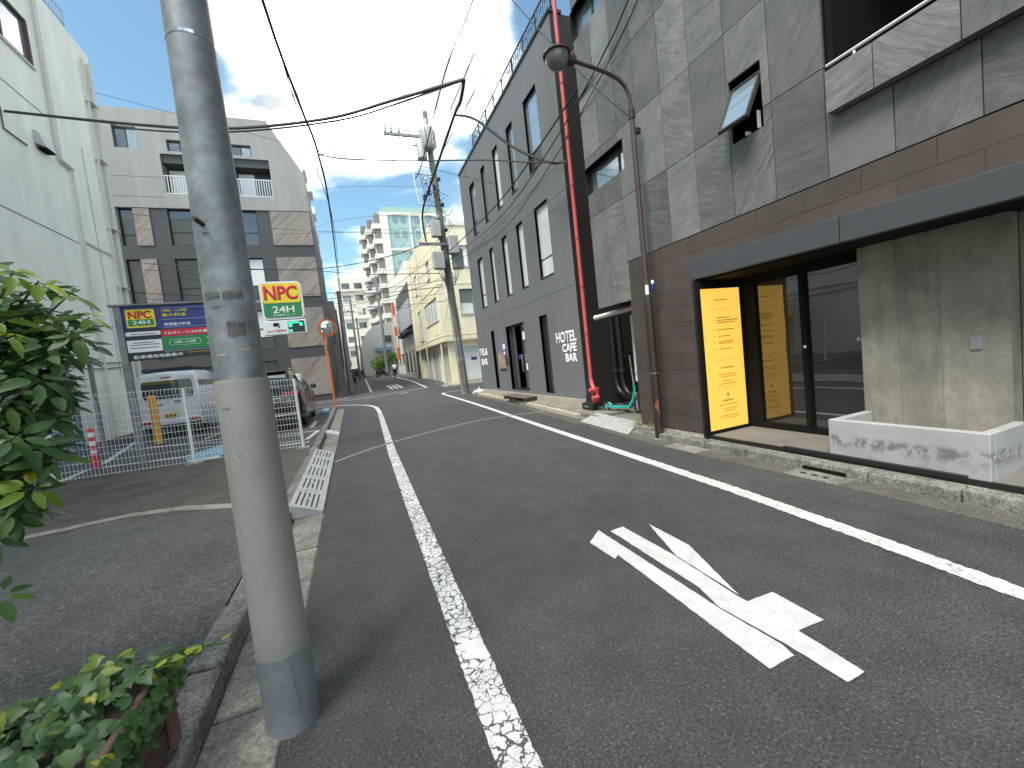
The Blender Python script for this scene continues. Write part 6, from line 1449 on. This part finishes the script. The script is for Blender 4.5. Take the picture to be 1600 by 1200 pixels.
# tree at the far right
ft_ = thing('far_tree','bright green roadside tree in the distance before the grey building','tree')
T('trunk','bark',ft_,[(4.9,60,.8),(4.95,60,2.2),(4.8,60,3.2)],[.16,.12,.06],8)
m = MB(); m2 = MB()
for k in range(1500):
    a = R9.uniform(0,6.28); rr = R9.random()**.4; ph = R9.uniform(-1,1)
    c = ((3.7,59.6,2.6,1.1),(4.6,60,3.0,1.2),(5.6,60,2.6,1.4),(4.3,59.8,1.7,1.0),(5.9,60.3,3.4,1.0))[k % 5]
    p = Vector((c[0]+math.cos(a)*rr*c[3]*math.sqrt(1-ph*ph),c[1]+math.sin(a)*rr*c[3]*math.sqrt(1-ph*ph),c[2]+ph*rr*c[3]*.8))
    n_ = Vector((R9.uniform(-1,1),R9.uniform(-1,1),R9.uniform(0,1))).normalized(); t = n_.orthogonal().normalized(); b_ = n_.cross(t); s_ = R9.uniform(.10,.2)
    (m2 if k % 5 in (0,3) and R9.random() < .6 else m).quad(p-t*s_,p-b_*s_*.6,p+t*s_,p+b_*s_*.6)
m.build('crown','leaf_far',ft_,kind='stuff'); m2.build('crown','leaf_bright',ft_,kind='stuff'); rebase(ft_,(4.9,60,.8))
# ================================================================== cyclist and parked motorcycles in the distance
def skin_body(name, mat, parent, V, E, Rd, sub=1):
    me = bpy.data.meshes.new(name); me.from_pydata(V,E,[]); me.materials.append(MT[mat])
    o = link(name,me,parent); md = o.modifiers.new('skin','SKIN'); me.skin_vertices[0].data[0].use_root = True
    for i, r in enumerate(Rd): me.skin_vertices[0].data[i].radius = (r,r)
    o.modifiers.new('sub','SUBSURF').levels = sub; o.modifiers['sub'].render_levels = sub; md.use_smooth_shade = True
    return o
pc = thing('bicycle','bicycle ridden away down the far street','bicycle'); bicycle(pc); pc.location = (4.25,43.6,gz(43.6)); pc.rotation_euler = (0,0,math.radians(-4))
pe = thing('person','cyclist in white shirt and dark trousers riding down the far street','person')
Vb = [(0,.22,.94),(0,.26,1.12),(0,.34,1.36),(0,.38,1.48),(0,.40,1.56),(0,.42,1.66),(0,.41,1.74),(-.17,.34,1.38),(-.24,.50,1.18),(-.22,.72,1.02),(.17,.34,1.38),(.24,.50,1.18),(.22,.72,1.02),(-.10,.26,.92),(-.12,.56,.72),(-.10,.42,.36),(-.10,.48,.16),(-.1,.6,.14),(.10,.26,.92),(.12,.62,.82),(.10,.50,.52),(.10,.44,.46),(.1,.56,.44)]
Eb = [(0,1),(1,2),(2,3),(3,4),(4,5),(5,6),(2,7),(7,8),(8,9),(2,10),(10,11),(11,12),(0,13),(13,14),(14,15),(15,16),(16,17),(0,18),(18,19),(19,20),(20,21),(21,22)]
Rb = [.15,.15,.15,.07,.055,.095,.07,.07,.05,.035,.07,.05,.035,.10,.07,.05,.035,.03,.10,.07,.05,.035,.03]
bo = skin_body('body','skin',pe,Vb,Eb,Rb)
skin_body('shirt','shirt_white',pe,[(0,.22,.98),(0,.26,1.12),(0,.34,1.37),(0,.37,1.44),(-.17,.34,1.38),(-.23,.46,1.23),(.17,.34,1.38),(.23,.46,1.23)],[(0,1),(1,2),(2,3),(2,4),(4,5),(2,6),(6,7)],[.175,.175,.17,.08,.09,.07,.09,.07])
skin_body('trousers','trousers_dark',pe,[(0,.22,.94),(-.10,.26,.92),(-.12,.56,.72),(-.10,.43,.36),(-.1,.45,.24),(.10,.26,.92),(.12,.62,.82),(.10,.50,.52)],[(0,1),(1,2),(2,3),(3,4),(0,5),(5,6),(6,7)],[.17,.12,.085,.065,.06,.12,.085,.065])
MB().lathe([(.02,.13),(.08,.11),(.11,.04),(.105,-.03),(.07,-.07)],(0,.40,1.68),14).build('hair','hair',pe,smooth=True)
for s_ in (-1,1): MB().lathe([(.012,-.01),(.02,0),(.012,.01)],(s_*.095,.42,1.655),8,'x').build('ear','skin',pe)
pe.location = pc.location; pe.rotation_euler = pc.rotation_euler
def motorbike(label, x, y, rz, body):
    t_ = thing('motorcycle',label,'motorcycle',group='motorcycles parked far down the street'); wheel_thing(t_,(0,0,.27),.27,.11); wheel_thing(t_,(0,1.25,.27),.27,.11)
    MB().hexa([(-.13,-.1,.4),(.13,-.1,.4),(.15,.6,.25),(-.15,.6,.25)],[(-.14,-.15,.72),(.14,-.15,.72),(.13,.62,.68),(-.13,.62,.68)]).build('body',body,t_,bevel=.05,seg=2)
    MB().box(-.13,.13,-.1,.6,.72,.82).build('seat','tyre',t_,bevel=.04); MB().hexa([(-.18,.85,.3),(.18,.85,.3),(.12,1.05,.3),(-.12,1.05,.3)],[(-.22,.82,.9),(.22,.82,.9),(.1,.98,1.02),(-.1,.98,1.02)]).build('leg_shield',body,t_,bevel=.04)
    B('footboard','tyre',t_,(-.16,.16,.55,.95,.27,.33)); T('handlebar','tyre',t_,[(-.32,.78,1.02),(0,.9,1.04),(.32,.78,1.02)],.018,6); T('fork','galv',t_,[(0,.95,.9),(0,1.25,.27)],.04,8); B('tail_light','tail_red',t_,(-.06,.06,-.19,-.15,.62,.70))
    for s_ in (-1,1): MB().lathe([(.01,0),(.06,.01),(.06,.03)],(s_*.3,.85,1.2),10,'y').build('mirror','tyre',t_)
    t_.location = (x,y,gz(y)); t_.rotation_euler = (0,0,rz)
motorbike('dark motorcycle parked on the right side far down the street',3.0,52,math.radians(-60),'suv_black')
motorbike('second dark motorcycle parked at the far left kerb',1.0,55,math.radians(-30),'suv_black')
motorbike('grey motorcycle parked near the left corner pole far away',.35,46,math.radians(20),'galv_base')
hc = thing('parked_car','dark car parked across the far end of the street','car'); R_ = [ring(.0,.70,.80,.62,.48,.9,1.05,.05),ring(.22,.8,.85,.66,.27,.92,1.30),ring(.7,.8,.85,.64,.24,.9,1.48,.1),ring(2.0,.8,.85,.64,.24,.9,1.5,.1),ring(2.7,.8,.85,.66,.24,.9,1.05),ring(3.7,.74,.8,.6,.3,.7,.85)]
vehicle(hc,R_,'suv_black',((-.72,.75),(.72,.75),(-.72,3.0),(.72,3.0)),.3); B('rear_window','car_glass',hc,(-.55,.55,.28,.34,1.02,1.28)); [B('tail_light','tail_red',hc,(s_*.5,s_*.78,-.02,.02,.75,.9)) for s_ in (-1,1)]
hc.location = (.6,62,.9)
